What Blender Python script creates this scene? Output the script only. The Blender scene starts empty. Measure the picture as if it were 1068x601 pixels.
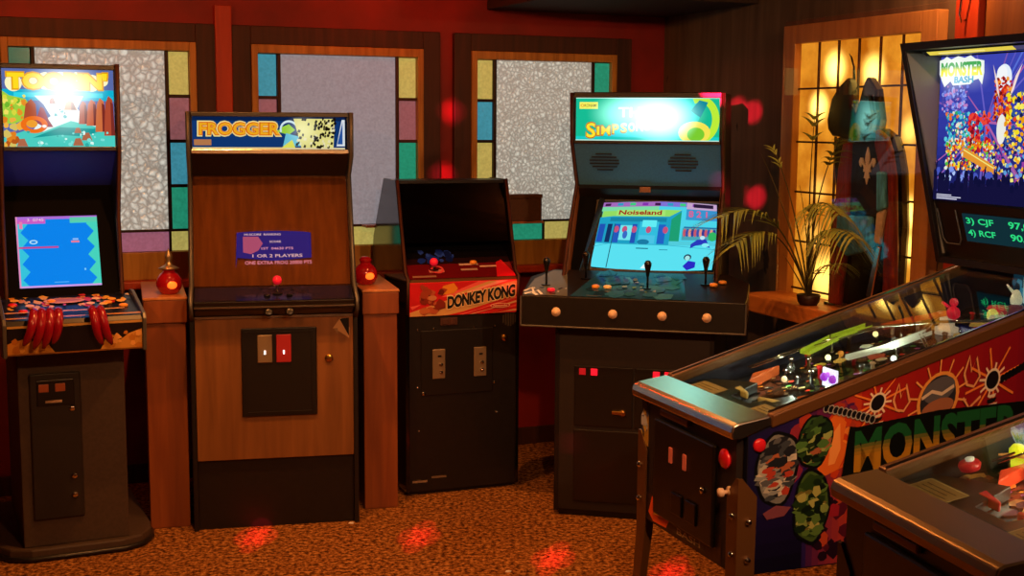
import bpy, bmesh, math, random
from math import sin, cos, pi, radians as R
from mathutils import Vector, Matrix
from mathutils.geometry import tessellate_polygon
random.seed(7)
SC = bpy.context.scene
COL = SC.collection

# ------------------------------------------------------------------ colours and materials
def lin(h):
    if isinstance(h, (tuple, list)): return tuple(h[:3])
    h = h.lstrip('#'); c = [int(h[i:i+2], 16)/255 for i in (0, 2, 4)]
    return tuple(x/12.92 if x <= .04045 else ((x+.055)/1.055)**2.4 for x in c)

def mat(name, col, rough=.5, metal=0., spec=.5, coat=0., var=.0, vscale=20, bump=0., bscale=60, emit=None, es=1., stretch=(1, 1, 1), col2=None):
    m = bpy.data.materials.new(name); m.use_nodes = True
    nt = m.node_tree; b = nt.nodes['Principled BSDF']
    c = lin(col); b.inputs['Base Color'].default_value = (*c, 1)
    b.inputs['Roughness'].default_value = rough; b.inputs['Metallic'].default_value = metal
    b.inputs['Specular IOR Level'].default_value = spec; b.inputs['Coat Weight'].default_value = coat
    b.inputs['Coat Roughness'].default_value = .06
    if emit:
        b.inputs['Emission Color'].default_value = (*lin(emit), 1); b.inputs['Emission Strength'].default_value = es
    if var or bump or col2:
        tc = nt.nodes.new('ShaderNodeTexCoord'); mp = nt.nodes.new('ShaderNodeMapping')
        mp.inputs['Scale'].default_value = stretch; nt.links.new(tc.outputs['Object'], mp.inputs['Vector'])
        n = nt.nodes.new('ShaderNodeTexNoise'); n.inputs['Scale'].default_value = vscale; n.inputs['Detail'].default_value = 6
        nt.links.new(mp.outputs[0], n.inputs['Vector'])
        r = nt.nodes.new('ShaderNodeValToRGB'); d = lin(col2) if col2 else tuple(x*(1-var) for x in c)
        r.color_ramp.elements[0].position = .35; r.color_ramp.elements[1].position = .65
        r.color_ramp.elements[0].color = (*d, 1)
        r.color_ramp.elements[1].color = (*(c if col2 else tuple(min(1, x*(1+var)) for x in c)), 1)
        nt.links.new(n.outputs[0], r.inputs[0]); nt.links.new(r.outputs[0], b.inputs['Base Color'])
        if bump:
            n2 = nt.nodes.new('ShaderNodeTexNoise'); n2.inputs['Scale'].default_value = bscale; n2.inputs['Detail'].default_value = 3
            nt.links.new(mp.outputs[0], n2.inputs['Vector'])
            bp = nt.nodes.new('ShaderNodeBump'); bp.inputs['Strength'].default_value = bump; bp.inputs['Distance'].default_value = .01
            nt.links.new(n2.outputs[0], bp.inputs['Height']); nt.links.new(bp.outputs[0], b.inputs['Normal'])
    return m

def wood(name, a, b_, scale=6, axis=2, rough=.5, knots=False, coat=0.):
    """plain wood: stretched noise grain along one axis"""
    m = bpy.data.materials.new(name); m.use_nodes = True; nt = m.node_tree; b = nt.nodes['Principled BSDF']
    b.inputs['Roughness'].default_value = rough; b.inputs['Coat Weight'].default_value = coat
    tc = nt.nodes.new('ShaderNodeTexCoord'); mp = nt.nodes.new('ShaderNodeMapping')
    s = [6., 6., 6.]; s[axis] = .5; mp.inputs['Scale'].default_value = s
    nt.links.new(tc.outputs['Object'], mp.inputs[0])
    n = nt.nodes.new('ShaderNodeTexNoise'); n.inputs['Scale'].default_value = scale; n.inputs['Detail'].default_value = 8; n.inputs['Distortion'].default_value = .6
    nt.links.new(mp.outputs[0], n.inputs['Vector'])
    r = nt.nodes.new('ShaderNodeValToRGB'); r.color_ramp.elements[0].position = .3; r.color_ramp.elements[1].position = .7
    r.color_ramp.elements[0].color = (*lin(a), 1); r.color_ramp.elements[1].color = (*lin(b_), 1)
    nt.links.new(n.outputs[0], r.inputs[0]); out = r.outputs[0]
    if knots:
        n3 = nt.nodes.new('ShaderNodeTexNoise'); n3.inputs['Scale'].default_value = 5.5; n3.inputs['Detail'].default_value = 3
        mp3 = nt.nodes.new('ShaderNodeMapping'); mp3.inputs['Scale'].default_value = (2, 2, .9); mp3.inputs['Location'].default_value = (3.1, 1.3, .4)
        nt.links.new(tc.outputs['Object'], mp3.inputs[0]); nt.links.new(mp3.outputs[0], n3.inputs['Vector'])
        r3 = nt.nodes.new('ShaderNodeValToRGB'); r3.color_ramp.elements[0].position = .68; r3.color_ramp.elements[1].position = .71
        r3.color_ramp.elements[0].color = (1, 1, 1, 1); r3.color_ramp.elements[1].color = (.12, .1, .08, 1)
        nt.links.new(n3.outputs[0], r3.inputs[0])
        mx = nt.nodes.new('ShaderNodeMix'); mx.data_type = 'RGBA'; mx.blend_type = 'MULTIPLY'; mx.inputs[0].default_value = 1
        nt.links.new(out, mx.inputs[6]); nt.links.new(r3.outputs[0], mx.inputs[7]); out = mx.outputs[2]
    nt.links.new(out, b.inputs['Base Color'])
    bp = nt.nodes.new('ShaderNodeBump'); bp.inputs['Strength'].default_value = .25; bp.inputs['Distance'].default_value = .004
    nt.links.new(n.outputs[0], bp.inputs['Height']); nt.links.new(bp.outputs[0], b.inputs['Normal'])
    return m

def clearglass(name, tint='#ffffff', refl=1.6, rough=0.0):
    """thin sheet: fresnel reflection over a clear or tinted pane"""
    m = bpy.data.materials.new(name); m.use_nodes = True; nt = m.node_tree; nt.nodes.clear()
    o = nt.nodes.new('ShaderNodeOutputMaterial'); t = nt.nodes.new('ShaderNodeBsdfTransparent'); g = nt.nodes.new('ShaderNodeBsdfGlossy')
    g.inputs['Roughness'].default_value = rough; t.inputs['Color'].default_value = (*lin(tint), 1)
    lw = nt.nodes.new('ShaderNodeLayerWeight'); lw.inputs['Blend'].default_value = .5
    pw = nt.nodes.new('ShaderNodeMath'); pw.operation = 'POWER'; pw.inputs[1].default_value = 4.; nt.links.new(lw.outputs['Facing'], pw.inputs[0])
    f = nt.nodes.new('ShaderNodeMapRange'); f.inputs[3].default_value = ((refl-1)/(refl+1))**2; nt.links.new(pw.outputs[0], f.inputs[0])
    mx = nt.nodes.new('ShaderNodeMixShader')
    nt.links.new(f.outputs[0], mx.inputs[0]); nt.links.new(t.outputs[0], mx.inputs[1]); nt.links.new(g.outputs[0], mx.inputs[2])
    nt.links.new(mx.outputs[0], o.inputs[0]); return m

def art_lit(name, es=1., hots=(), gloss=.0, hc=(.9, .95, .9)):
    """backlit print or screen: the printed colour glows; hots = lamps behind it (centre, radii, strength) in object space"""
    m = bpy.data.materials.new(name); m.use_nodes = True; nt = m.node_tree; nt.nodes.clear()
    o = nt.nodes.new('ShaderNodeOutputMaterial'); e = nt.nodes.new('ShaderNodeEmission')
    a = nt.nodes.new('ShaderNodeAttribute'); a.attribute_name = 'Col'
    col = a.outputs['Color']; e.inputs['Strength'].default_value = es
    if hots:
        tc = nt.nodes.new('ShaderNodeTexCoord'); acc = None
        for (c, r, k) in hots:
            s = nt.nodes.new('ShaderNodeVectorMath'); s.operation = 'SUBTRACT'; s.inputs[1].default_value = c
            nt.links.new(tc.outputs['Object'], s.inputs[0])
            d = nt.nodes.new('ShaderNodeVectorMath'); d.operation = 'DIVIDE'; d.inputs[1].default_value = r
            nt.links.new(s.outputs[0], d.inputs[0])
            l = nt.nodes.new('ShaderNodeVectorMath'); l.operation = 'LENGTH'; nt.links.new(d.outputs[0], l.inputs[0])
            mr = nt.nodes.new('ShaderNodeMapRange'); mr.interpolation_type = 'SMOOTHSTEP'
            mr.inputs[1].default_value = 0; mr.inputs[2].default_value = 1; mr.inputs[3].default_value = k; mr.inputs[4].default_value = 0
            nt.links.new(l.outputs['Value'], mr.inputs[0])
            if acc is None: acc = mr.outputs[0]
            else:
                ad = nt.nodes.new('ShaderNodeMath'); ad.operation = 'ADD'; nt.links.new(acc, ad.inputs[0]); nt.links.new(mr.outputs[0], ad.inputs[1]); acc = ad.outputs[0]
        mx = nt.nodes.new('ShaderNodeMix'); mx.data_type = 'RGBA'; mx.blend_type = 'ADD'; mx.clamp_factor = False
        nt.links.new(acc, mx.inputs[0]); nt.links.new(col, mx.inputs[6]); mx.inputs[7].default_value = (*hc, 1); col = mx.outputs[2]
    nt.links.new(col, e.inputs['Color']); last = e.outputs[0]
    if gloss:
        g = nt.nodes.new('ShaderNodeBsdfGlossy'); g.inputs['Roughness'].default_value = .05; g.inputs['Color'].default_value = (gloss,)*3+(1,)
        ad = nt.nodes.new('ShaderNodeAddShader'); nt.links.new(last, ad.inputs[0]); nt.links.new(g.outputs[0], ad.inputs[1]); last = ad.outputs[0]
    nt.links.new(last, o.inputs[0]); return m

def art_print(name, rough=.35, spec=.4):
    m = bpy.data.materials.new(name); m.use_nodes = True; nt = m.node_tree; b = nt.nodes['Principled BSDF']
    a = nt.nodes.new('ShaderNodeAttribute'); a.attribute_name = 'Col'
    nt.links.new(a.outputs['Color'], b.inputs['Base Color']); b.inputs['Roughness'].default_value = rough; b.inputs['Specular IOR Level'].default_value = spec
    return m

M = {}
M['black'] = mat('black laminate', '#14100e', .38, var=.25, vscale=40, bump=.05, bscale=300)
M['blackgloss'] = mat('black gloss', '#0b0a0b', .12, spec=.6)
M['blackmetal'] = mat('black metal', '#120f0d', .35, .0, .6)
M['darkbrown'] = mat('dark brown laminate', '#1e1511', .55, var=.15, vscale=60)
M['cabgrey'] = mat('brown grey laminate', '#42332a', .6, var=.12, vscale=80)
M['rimgrey'] = mat('grey trim', '#5b5a58', .4, .3)
M['chrome'] = mat('chrome', '#d9d6d0', .12, 1.)
M['steel'] = mat('brushed steel', '#dcd8cc', .24, 1., var=.08, vscale=30, stretch=(1, 30, 1))
M['bronze'] = mat('bronze brown powder coat', '#6e4a26', .42, .4)
M['brass'] = mat('brass', '#c79a48', .25, 1.)
M['silverplate'] = mat('worn steel plate', '#b7a588', .35, .8)
M['red'] = mat('red plastic', '#d81f2c', .25, coat=.5)
M['pinkred'] = mat('pink red plastic', '#f02a4c', .25, emit='#f02040', es=.15)
M['yellow'] = mat('cream plastic', '#f3dca0', .35)
M['orangebtn'] = mat('orange plastic', '#f0a040', .35)
M['whitebtn'] = mat('pale plastic', '#e8c9a8', .35)
M['blackplastic'] = mat('black plastic', '#0a0a0a', .3)
M['bluegrey'] = mat('blue board with marquee light', '#3f78a4', .5, var=.08, vscale=120)  # blue lightened in the colour to carry the marquee's light
M['blueglow'] = mat('board with blue marquee glow', '#2434b8', .5)  # blue put into the board's colour for the marquee's glow
M['bezel'] = mat('black bezel card', '#060608', .9, spec=.1)
M['woodinner'] = wood('brown side lining', '#8a5228', '#b06c38', 5, rough=.5)
M['woodfront'] = wood('walnut laminate', '#6a421c', '#825428', 4, rough=.45)
M['pedwood'] = wood('red stained pine', '#6e3410', '#8a4a1c', 4, rough=.5)
M['pedtop'] = wood('worn pine top', '#a8683c', '#c58a5a', 4, axis=1, rough=.35)
M['frame'] = wood('orange pine frame', '#94661e', '#c4923a', 5, rough=.5)
M['casing'] = wood('dark stained casing', '#2c1006', '#48200f', 5, rough=.6)
M['wallred'] = mat('red painted wall', '#7c0e06', .6, var=.25, vscale=3, bump=.1, bscale=90)
M['wallposts'] = wood('red brown post', '#9c2a08', '#bb3f10', 4, rough=.5)
M['walldark'] = wood('weathered grey brown boards', '#4a3b2c', '#6e5a44', 2.2, rough=.75, knots=True)
M['wallbrown'] = wood('brown panelling', '#5c3114', '#86501f', 3, rough=.5)
M['paleframe'] = wood('pale pine frame', '#b0763c', '#cf9552', 4, rough=.5)
M['ledge'] = wood('orange pine ledge', '#a85e24', '#c87c3a', 4, axis=0, rough=.5)
M['board'] = mat('brown board', '#5a3a22', .7, var=.12, vscale=60)
M['ceil'] = wood('brown board ceiling', '#4a2c16', '#6c4220', 3, axis=0, rough=.7)
M['soffit'] = mat('dark soffit', '#2a1c14', .8)
M['lead'] = mat('dark lead came', '#2a1a10', .5, .3)
M['led'] = mat('lit orange coin light', '#ff6a20', .5, emit='#ff5a18', es=.5)
M['ledred'] = mat('lit red coin light', '#ff2030', .5, emit='#ff1030', es=.9)
M['ledwhite'] = mat('tiny white lamp', '#ffffff', .5, emit='#ffffff', es=2.)
M['leaf'] = mat('palm leaf', '#7e8c3a', .45, var=.3, vscale=12)
M['stem'] = mat('palm stem', '#4a4418', .5, var=.3, vscale=20)
M['pot'] = mat('dark pot', '#2c1810', .5)
M['soil'] = mat('potting soil', '#1a120c', .9, var=.3, vscale=90)
M['glove'] = mat('red vinyl', '#8a0e20', .2, coat=.6)
M['plexi'] = clearglass('tinted plexiglass', '#dcd6d0', 1.7, .015)
M['glass'] = clearglass('clear glass', '#ffffff', 1.5)
M['tableglass'] = clearglass('table glass', '#f4fff8', 1.5, .01)
M['liner'] = mat('grey liner', '#77776e', .4)
M['tansteel'] = mat('steel with warm reflection', '#8c7658', .38, .9)  # tan in the colour stands for a warm reflection on the steel
M['navy'] = mat('navy side', '#10122c', .45)
M['print'] = art_print('printed art')
M['printmatt'] = art_print('printed art matt', .6, .2)
M['printgloss'] = art_print('printed art gloss', .12, .7)

# ------------------------------------------------------------------ objects
def thing(name, label, cat, loc, rz=0., group=None):
    o = bpy.data.objects.new(name, None); COL.objects.link(o); o.empty_display_size = .1
    o.location = loc; o.rotation_euler = (0, 0, R(rz)); o['label'] = label; o['category'] = cat
    if group: o['group'] = group
    return o
def setting(name, loc=(0, 0, 0), rz=0.):
    o = bpy.data.objects.new(name, None); COL.objects.link(o); o.location = loc; o.rotation_euler = (0, 0, R(rz)); o['kind'] = 'structure'; return o

class MB:
    def __init__(s): s.bm = bmesh.new(); s.mi = 0
    def _f(s, vs):
        try: f = s.bm.faces.new(vs); f.material_index = s.mi; return f
        except ValueError: return None
    def box(s, x0, x1, y0, y1, z0, z1):
        v = [s.bm.verts.new((x, y, z)) for z in (z0, z1) for x, y in ((x0, y0), (x1, y0), (x1, y1), (x0, y1))]
        for q in ((3, 2, 1, 0), (4, 5, 6, 7), (0, 1, 5, 4), (1, 2, 6, 5), (2, 3, 7, 6), (3, 0, 4, 7)): s._f([v[i] for i in q])
        return s
    def prism(s, poly, a0, a1, axis='x'):
        def P(p, a): return {'x': (a, p[0], p[1]), 'y': (p[0], a, p[1]), 'z': (p[0], p[1], a)}[axis]
        A = [s.bm.verts.new(P(p, a0)) for p in poly]; B = [s.bm.verts.new(P(p, a1)) for p in poly]
        s._f(A); s._f(B[::-1]); n = len(poly)
        for i in range(n): s._f([A[i], B[i], B[(i+1) % n], A[(i+1) % n]])
        return s
    def slab(s, p1, p2, x0, x1, t):
        """board spanning x0..x1 whose front face runs p1->p2 in (y,z), thickness t backwards"""
        dy, dz = p2[0]-p1[0], p2[1]-p1[1]; L = math.hypot(dy, dz); ny, nz = abs(dz)/L*t, (-dy/L*t if dz > 0 else dy/L*t)
        return s.prism([p1, p2, (p2[0]+ny, p2[1]+nz), (p1[0]+ny, p1[1]+nz)], x0, x1)
    def quad(s, *p): s._f([s.bm.verts.new(q) for q in p]); return s
    def tube(s, pts, r, seg=8, cap=True):
        pts = [Vector(p) for p in pts]; n = len(pts); rr = r if isinstance(r, (list, tuple)) else [r]*n; rings = []; prev = None
        for i, p in enumerate(pts):
            t = (pts[min(i+1, n-1)]-pts[max(i-1, 0)]).normalized()
            if prev is None:
                u = t.orthogonal().normalized()
            else:
                u = (prev-t*prev.dot(t))
                u = u.normalized() if u.length > 1e-6 else t.orthogonal().normalized()
            prev = u; w = t.cross(u)
            rings.append([s.bm.verts.new(p+(u*cos(2*pi*k/seg)+w*sin(2*pi*k/seg))*rr[i]) for k in range(seg)])
        for a, b in zip(rings, rings[1:]):
            for k in range(seg): s._f([a[k], a[(k+1) % seg], b[(k+1) % seg], b[k]])
        if cap: s._f(rings[0][::-1]); s._f(rings[-1])
        return s
    def lathe(s, prof, c=(0, 0, 0), seg=20, ax=(0, 0, 1)):
        q = Vector((0, 0, 1)).rotation_difference(Vector(ax)); c = Vector(c); rings = []
        for r, z in prof:
            rings.append([s.bm.verts.new(c+q @ Vector((max(r, 1e-4)*cos(2*pi*k/seg), max(r, 1e-4)*sin(2*pi*k/seg), z))) for k in range(seg)])
        for a, b in zip(rings, rings[1:]):
            for k in range(seg): s._f([a[k], a[(k+1) % seg], b[(k+1) % seg], b[k]])
        s._f(rings[0][::-1]); s._f(rings[-1]); return s
    def cyl(s, c, r, h, ax=(0, 0, 1), seg=18): return s.lathe([(r, 0), (r, h)], c, seg, ax)
    def button(s, c, r, h, ax=(0, 0, 1)): return s.lathe([(r, 0), (r, h*.6), (r*.9, h*.8), (r*.6, h), (0, h)], c, 18, ax)
    def sphere(s, c, r, sc=(1, 1, 1), seg=14):
        mt = Matrix.Translation(c) @ Matrix.Diagonal((*[r*k for k in sc], 1)); n0 = len(s.bm.faces)
        bmesh.ops.create_uvsphere(s.bm, u_segments=seg, v_segments=seg//2+2, radius=1, matrix=mt)
        s.bm.faces.ensure_lookup_table()
        for f in list(s.bm.faces)[n0:]: f.material_index = s.mi
        return s
    def build(s, name, mats, parent=None, bevel=0, smooth=False, loc=None, rz=None):
        bmesh.ops.recalc_face_normals(s.bm, faces=s.bm.faces[:])
        me = bpy.data.meshes.new(name); s.bm.to_mesh(me); s.bm.free()
        for m in (mats if isinstance(mats, (list, tuple)) else [mats]): me.materials.append(M[m] if isinstance(m, str) else m)
        if smooth: me.shade_smooth()
        o = bpy.data.objects.new(name, me); COL.objects.link(o); o.parent = parent
        if loc is not None: o.location = loc
        if rz is not None: o.rotation_euler = (0, 0, R(rz))
        if bevel:
            b = o.modifiers.new('bevel', 'BEVEL'); b.width = bevel; b.segments = 2; b.limit_method = 'ANGLE'; b.angle_limit = R(40)
        if smooth and bevel: o.modifiers.new('wn', 'WEIGHTED_NORMAL')
        return o

_fonts = {}
def text_mesh(s, bold=0., shear=0., space=1.):
    key = (s, bold, shear, space)
    if key not in _fonts:
        cu = bpy.data.curves.new('t', 'FONT'); cu.body = s; cu.offset = bold; cu.shear = shear; cu.resolution_u = 3; cu.space_character = space
        ob = bpy.data.objects.new('t', cu); me = bpy.data.meshes.new_from_object(ob)
        vs = [(v.co.x, v.co.y) for v in me.vertices]; fs = [tuple(p.vertices) for p in me.polygons]
        bpy.data.objects.remove(ob); bpy.data.curves.remove(cu); bpy.data.meshes.remove(me)
        x0 = min(v[0] for v in vs); x1 = max(v[0] for v in vs); y0 = min(v[1] for v in vs); y1 = max(v[1] for v in vs)
        _fonts[key] = ([((x-x0)/(x1-x0), (y-y0)/(y1-y0)) for x, y in vs], fs)
    return _fonts[key]

class Art:
    """flat print in unit coordinates (0..1, 0..1); every shape is a layer a hair above the last"""
    def __init__(s, bg=None): 
        s.L = []
        if bg: s.rect(0, 0, 1, 1, bg)
    def raw(s, vs, fs, col): s.L.append((vs, fs, lin(col))); return s
    def poly(s, pts, col):
        fs = tessellate_polygon([[Vector((x, y, 0)) for x, y in pts]]); return s.raw(list(pts), [tuple(f) for f in fs], col)
    def rect(s, x0, y0, x1, y1, col): return s.raw([(x0, y0), (x1, y0), (x1, y1), (x0, y1)], [(0, 1, 2, 3)], col)
    def ell(s, cx, cy, rx, ry, col, n=22, rot=0., a0=0, a1=360):
        c, d = cos(R(rot)), sin(R(rot)); pts = []
        full = a1-a0 >= 360
        for k in range(n if full else n+1):
            a = R(a0+(a1-a0)*k/n); x, y = rx*cos(a), ry*sin(a); pts.append((cx+x*c-y*d, cy+x*d+y*c))
        if not full: pts.append((cx, cy))
        return s.poly(pts, col)
    def ring(s, cx, cy, rx, ry, w, wy, col, n=24, a0=0, a1=360):
        vs = []; fs = []
        for k in range(n+1):
            a = R(a0+(a1-a0)*k/n); vs += [(cx+rx*cos(a), cy+ry*sin(a)), (cx+(rx-w)*cos(a), cy+(ry-wy)*sin(a))]
        for k in range(n): fs.append((2*k, 2*k+2, 2*k+3, 2*k+1))
        return s.raw(vs, fs, col)
    def line(s, pts, w, col, asp=1.):
        """asp = width/height of the canvas, to keep the stroke even"""
        vs = []; fs = []
        for i, (x, y) in enumerate(pts):
            a = pts[max(i-1, 0)]; b = pts[min(i+1, len(pts)-1)]; dx, dy = (b[0]-a[0])*asp, b[1]-a[1]; L = math.hypot(dx, dy) or 1
            nx, ny = -dy/L*w/2/asp, dx/L*w/2; vs += [(x+nx, y+ny), (x-nx, y-ny)]
        for i in range(len(pts)-1): fs.append((2*i, 2*i+1, 2*i+3, 2*i+2))
        return s.raw(vs, fs, col)
    def text(s, t, x0, y0, x1, y1, col, bold=0., shear=0., space=1., slope=0., top=None):
        vs, fs = text_mesh(t, bold, shear, space)
        if top:   # printed two-tone letters: col below, top above
            k0, k1 = lin(col), lin(top); cut = [.0, .42, .5, .58, .66, 1.01]
            for i in range(5):
                lo, hi = cut[i], cut[i+1]; nv, nf = [], []
                for f in fs:
                    p = [vs[j] for j in f]
                    for lim, sg in ((lo, 1), (hi, -1)):
                        q = []
                        for a, b in zip(p, p[1:]+p[:1]):
                            ia, ib = sg*(a[1]-lim) >= 0, sg*(b[1]-lim) >= 0
                            if ia: q.append(a)
                            if ia != ib: w = (lim-a[1])/(b[1]-a[1]); q.append((a[0]+(b[0]-a[0])*w, lim))
                        p = q
                        if len(p) < 3: break
                    if len(p) >= 3: nf.append(tuple(range(len(nv), len(nv)+len(p)))); nv += p
                c = tuple(a+(b-a)*i/4 for a, b in zip(k0, k1))
                if nv: s.raw([(x0+x*(x1-x0), y0+y*(y1-y0)+slope*x) for x, y in nv], nf, c)
            return s
        return s.raw([(x0+x*(x1-x0), y0+y*(y1-y0)+slope*x) for x, y in vs], fs, col)
    def grad(s, x0, y0, x1, y1, c0, c1, n=12, vertical=True):
        c0, c1 = lin(c0), lin(c1)
        for k in range(n):
            c = tuple(a+(b-a)*(k+.5)/n for a, b in zip(c0, c1))
            if vertical: s.rect(x0, y0+(y1-y0)*k/n, x1, y0+(y1-y0)*(k+1)/n, c)
            else: s.rect(x0+(x1-x0)*k/n, y0, x0+(x1-x0)*(k+1)/n, y1, c)
        return s
    def blobs(s, x0, y0, x1, y1, cols, n, r, seed=1, asp=1.):
        rn = random.Random(seed)
        for _ in range(n):
            cx, cy = rn.uniform(x0, x1), rn.uniform(y0, y1); k = rn.randint(5, 8); ph = rn.random()*6; rr = r*rn.uniform(.5, 1.3)
            s.poly([(cx+rr*rn.uniform(.6, 1.2)*cos(ph+2*pi*i/k)/asp, cy+rr*rn.uniform(.6, 1.2)*sin(ph+2*pi*i/k)) for i in range(k)], rn.choice(cols))
        return s
    def build(s, name, parent, origin, U, V, m, step=.00012, warp=None, clip=True, shape=None):
        step = min(step, .007/max(1, len(s.L)))
        O, U, V = Vector(origin), Vector(U), Vector(V); N = U.cross(V).normalized(); verts = []; faces = []; cols = []
        for i, (vs, fs, c) in enumerate(s.L):
            b = len(verts)
            for x, y in vs:
                if clip: x = min(1, max(0, x)); y = min(1, max(0, y))
                if warp: x, y = warp(x, y)
                if shape: verts.append(shape(x, y, .001+i*step))
                else: verts.append(O+U*x+V*y+N*(.001+i*step))
            for f in fs: faces.append([b+j for j in f]); cols.append(c)
        me = bpy.data.meshes.new(name); me.from_pydata([tuple(v) for v in verts], [], faces)
        at = me.color_attributes.new('Col', 'FLOAT_COLOR', 'CORNER'); 
        for p, c in zip(me.polygons, cols):
            for li in p.loop_indices: at.data[li].color = (*c, 1)
        me.materials.append(M[m] if isinstance(m, str) else m)
        o = bpy.data.objects.new(name, me); COL.objects.link(o); o.parent = parent; return o

# ------------------------------------------------------------------ room frames
CORNER = Vector((.80, 6.98, 0)); TW, TV = 23.5, -68.
def fr(o, th, x, y, z=0.):
    t = R(th); return Vector((o[0]+x*cos(t)-y*sin(t), o[1]+x*sin(t)+y*cos(t), z))
def W(x, y, z=0.): return fr(CORNER, TW, x, y, z)
def V_(x, y, z=0.): return fr(CORNER, TV, x, y, z)

# floor: loop pile carpet, procedural
def carpet():
    m = bpy.data.materials.new('brown loop carpet'); m.use_nodes = True; nt = m.node_tree; b = nt.nodes['Principled BSDF']
    b.inputs['Roughness'].default_value = .95; b.inputs['Specular IOR Level'].default_value = .1
    tc = nt.nodes.new('ShaderNodeTexCoord')
    v = nt.nodes.new('ShaderNodeTexNoise'); v.inputs['Scale'].default_value = 52; v.inputs['Detail'].default_value = 4; v.inputs['Roughness'].default_value = .7
    nt.links.new(tc.outputs['Object'], v.inputs['Vector'])
    r = nt.nodes.new('ShaderNodeValToRGB'); e = r.color_ramp.elements
    e[0].position = .38; e[0].color = (*lin('#3c1c0a'), 1); e[1].position = .64; e[1].color = (*lin('#e0a058'), 1)
    k = e.new(.5); k.color = (*lin('#98602c'), 1)
    nt.links.new(v.outputs[0], r.inputs[0])
    n2 = nt.nodes.new('ShaderNodeTexNoise'); n2.inputs['Scale'].default_value = 1.6; nt.links.new(tc.outputs['Object'], n2.inputs['Vector'])
    mx = nt.nodes.new('ShaderNodeMix'); mx.data_type = 'RGBA'; mx.blend_type = 'MULTIPLY'; mx.inputs[0].default_value = .35
    nt.links.new(r.outputs[0], mx.inputs[6]); nt.links.new(n2.outputs[0], mx.inputs[7]); nt.links.new(mx.outputs[2], b.inputs['Base Color'])
    bp = nt.nodes.new('ShaderNodeBump'); bp.inputs['Strength'].default_value = .9; bp.inputs['Distance'].default_value = .012
    nt.links.new(v.outputs[0], bp.inputs['Height']); nt.links.new(bp.outputs[0], b.inputs['Normal']); return m

XL, YR, ZC = -7.2, 8.6, 2.48
def struct(mb, name, m, loc=None, rz=None, **k):
    o = mb.build(name, m, None, loc=loc, rz=rz, **k); o['kind'] = 'structure'; return o
c0, c1, c2 = W(XL, .12), W(0, .12), V_(YR, .12); c3 = c0+(c2-c1)
poly = [(p.x, p.y) for p in (c0, c1, c2, c3)]
struct(MB().prism(poly, -.1, 0, 'z'), 'floor', carpet())
struct(MB().prism(poly, ZC, ZC+.1, 'z'), 'ceiling', 'ceil')
struct(MB().box(XL, 0, 0, .12, 0, ZC), 'wall_back', 'wallred', CORNER, TW)
struct(MB().box(0, YR, 0, .12, 0, ZC), 'wall_right', 'walldark', CORNER, TV)
p0, p1, p3 = W(XL, 0), W(XL, 0)+(V_(YR, 0)-CORNER), V_(YR, 0)
def wall_between(name, a, b, m):
    d = (b-a); L = d.length; th = math.degrees(math.atan2(d.y, d.x))
    struct(MB().box(0, L, -.12, 0, 0, ZC), name, m, a, th)
wall_between('wall_left', p0, p1, 'wallbrown')
wall_between('wall_rear', p1, p3, 'wallbrown')
# dropped soffit over the corner and along the right wall
struct(MB().box(-1.02, .4, -.9, -.001, 2.235, ZC-.002), 'trim_1', 'soffit', CORNER, TW, bevel=.004)
struct(MB().box(XL, -.002, -.016, -.001, 0, .09), 'baseboard_back', 'casing', CORNER, TW, bevel=.003)
struct(MB().box(.002, YR, -.016, -.001, 0, .09), 'baseboard_right', 'casing', CORNER, TV, bevel=.003)
# vertical posts on the back wall and the right wall
for i, (a, b) in enumerate(((-2.375, -2.30),)):
    struct(MB().box(a, b, -.05, -.001, .09, 2.2), 'trim_%d' % (i+2), 'wallposts', CORNER, TW, bevel=.004)
struct(MB().box(2.30, 2.42, -.05, -.001, .09, ZC-.002), 'trim_3', 'wallposts', CORNER, TV, bevel=.004)
struct(MB().box(2.42, 3.0, -.02, -.001, .09, ZC-.002), 'trim_4', 'wallbrown', CORNER, TV, bevel=.004)
struct(MB().box(3.0, 3.1, -.05, -.001, .09, ZC-.002), 'trim_5', 'casing', CORNER, TV, bevel=.004)

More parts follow.
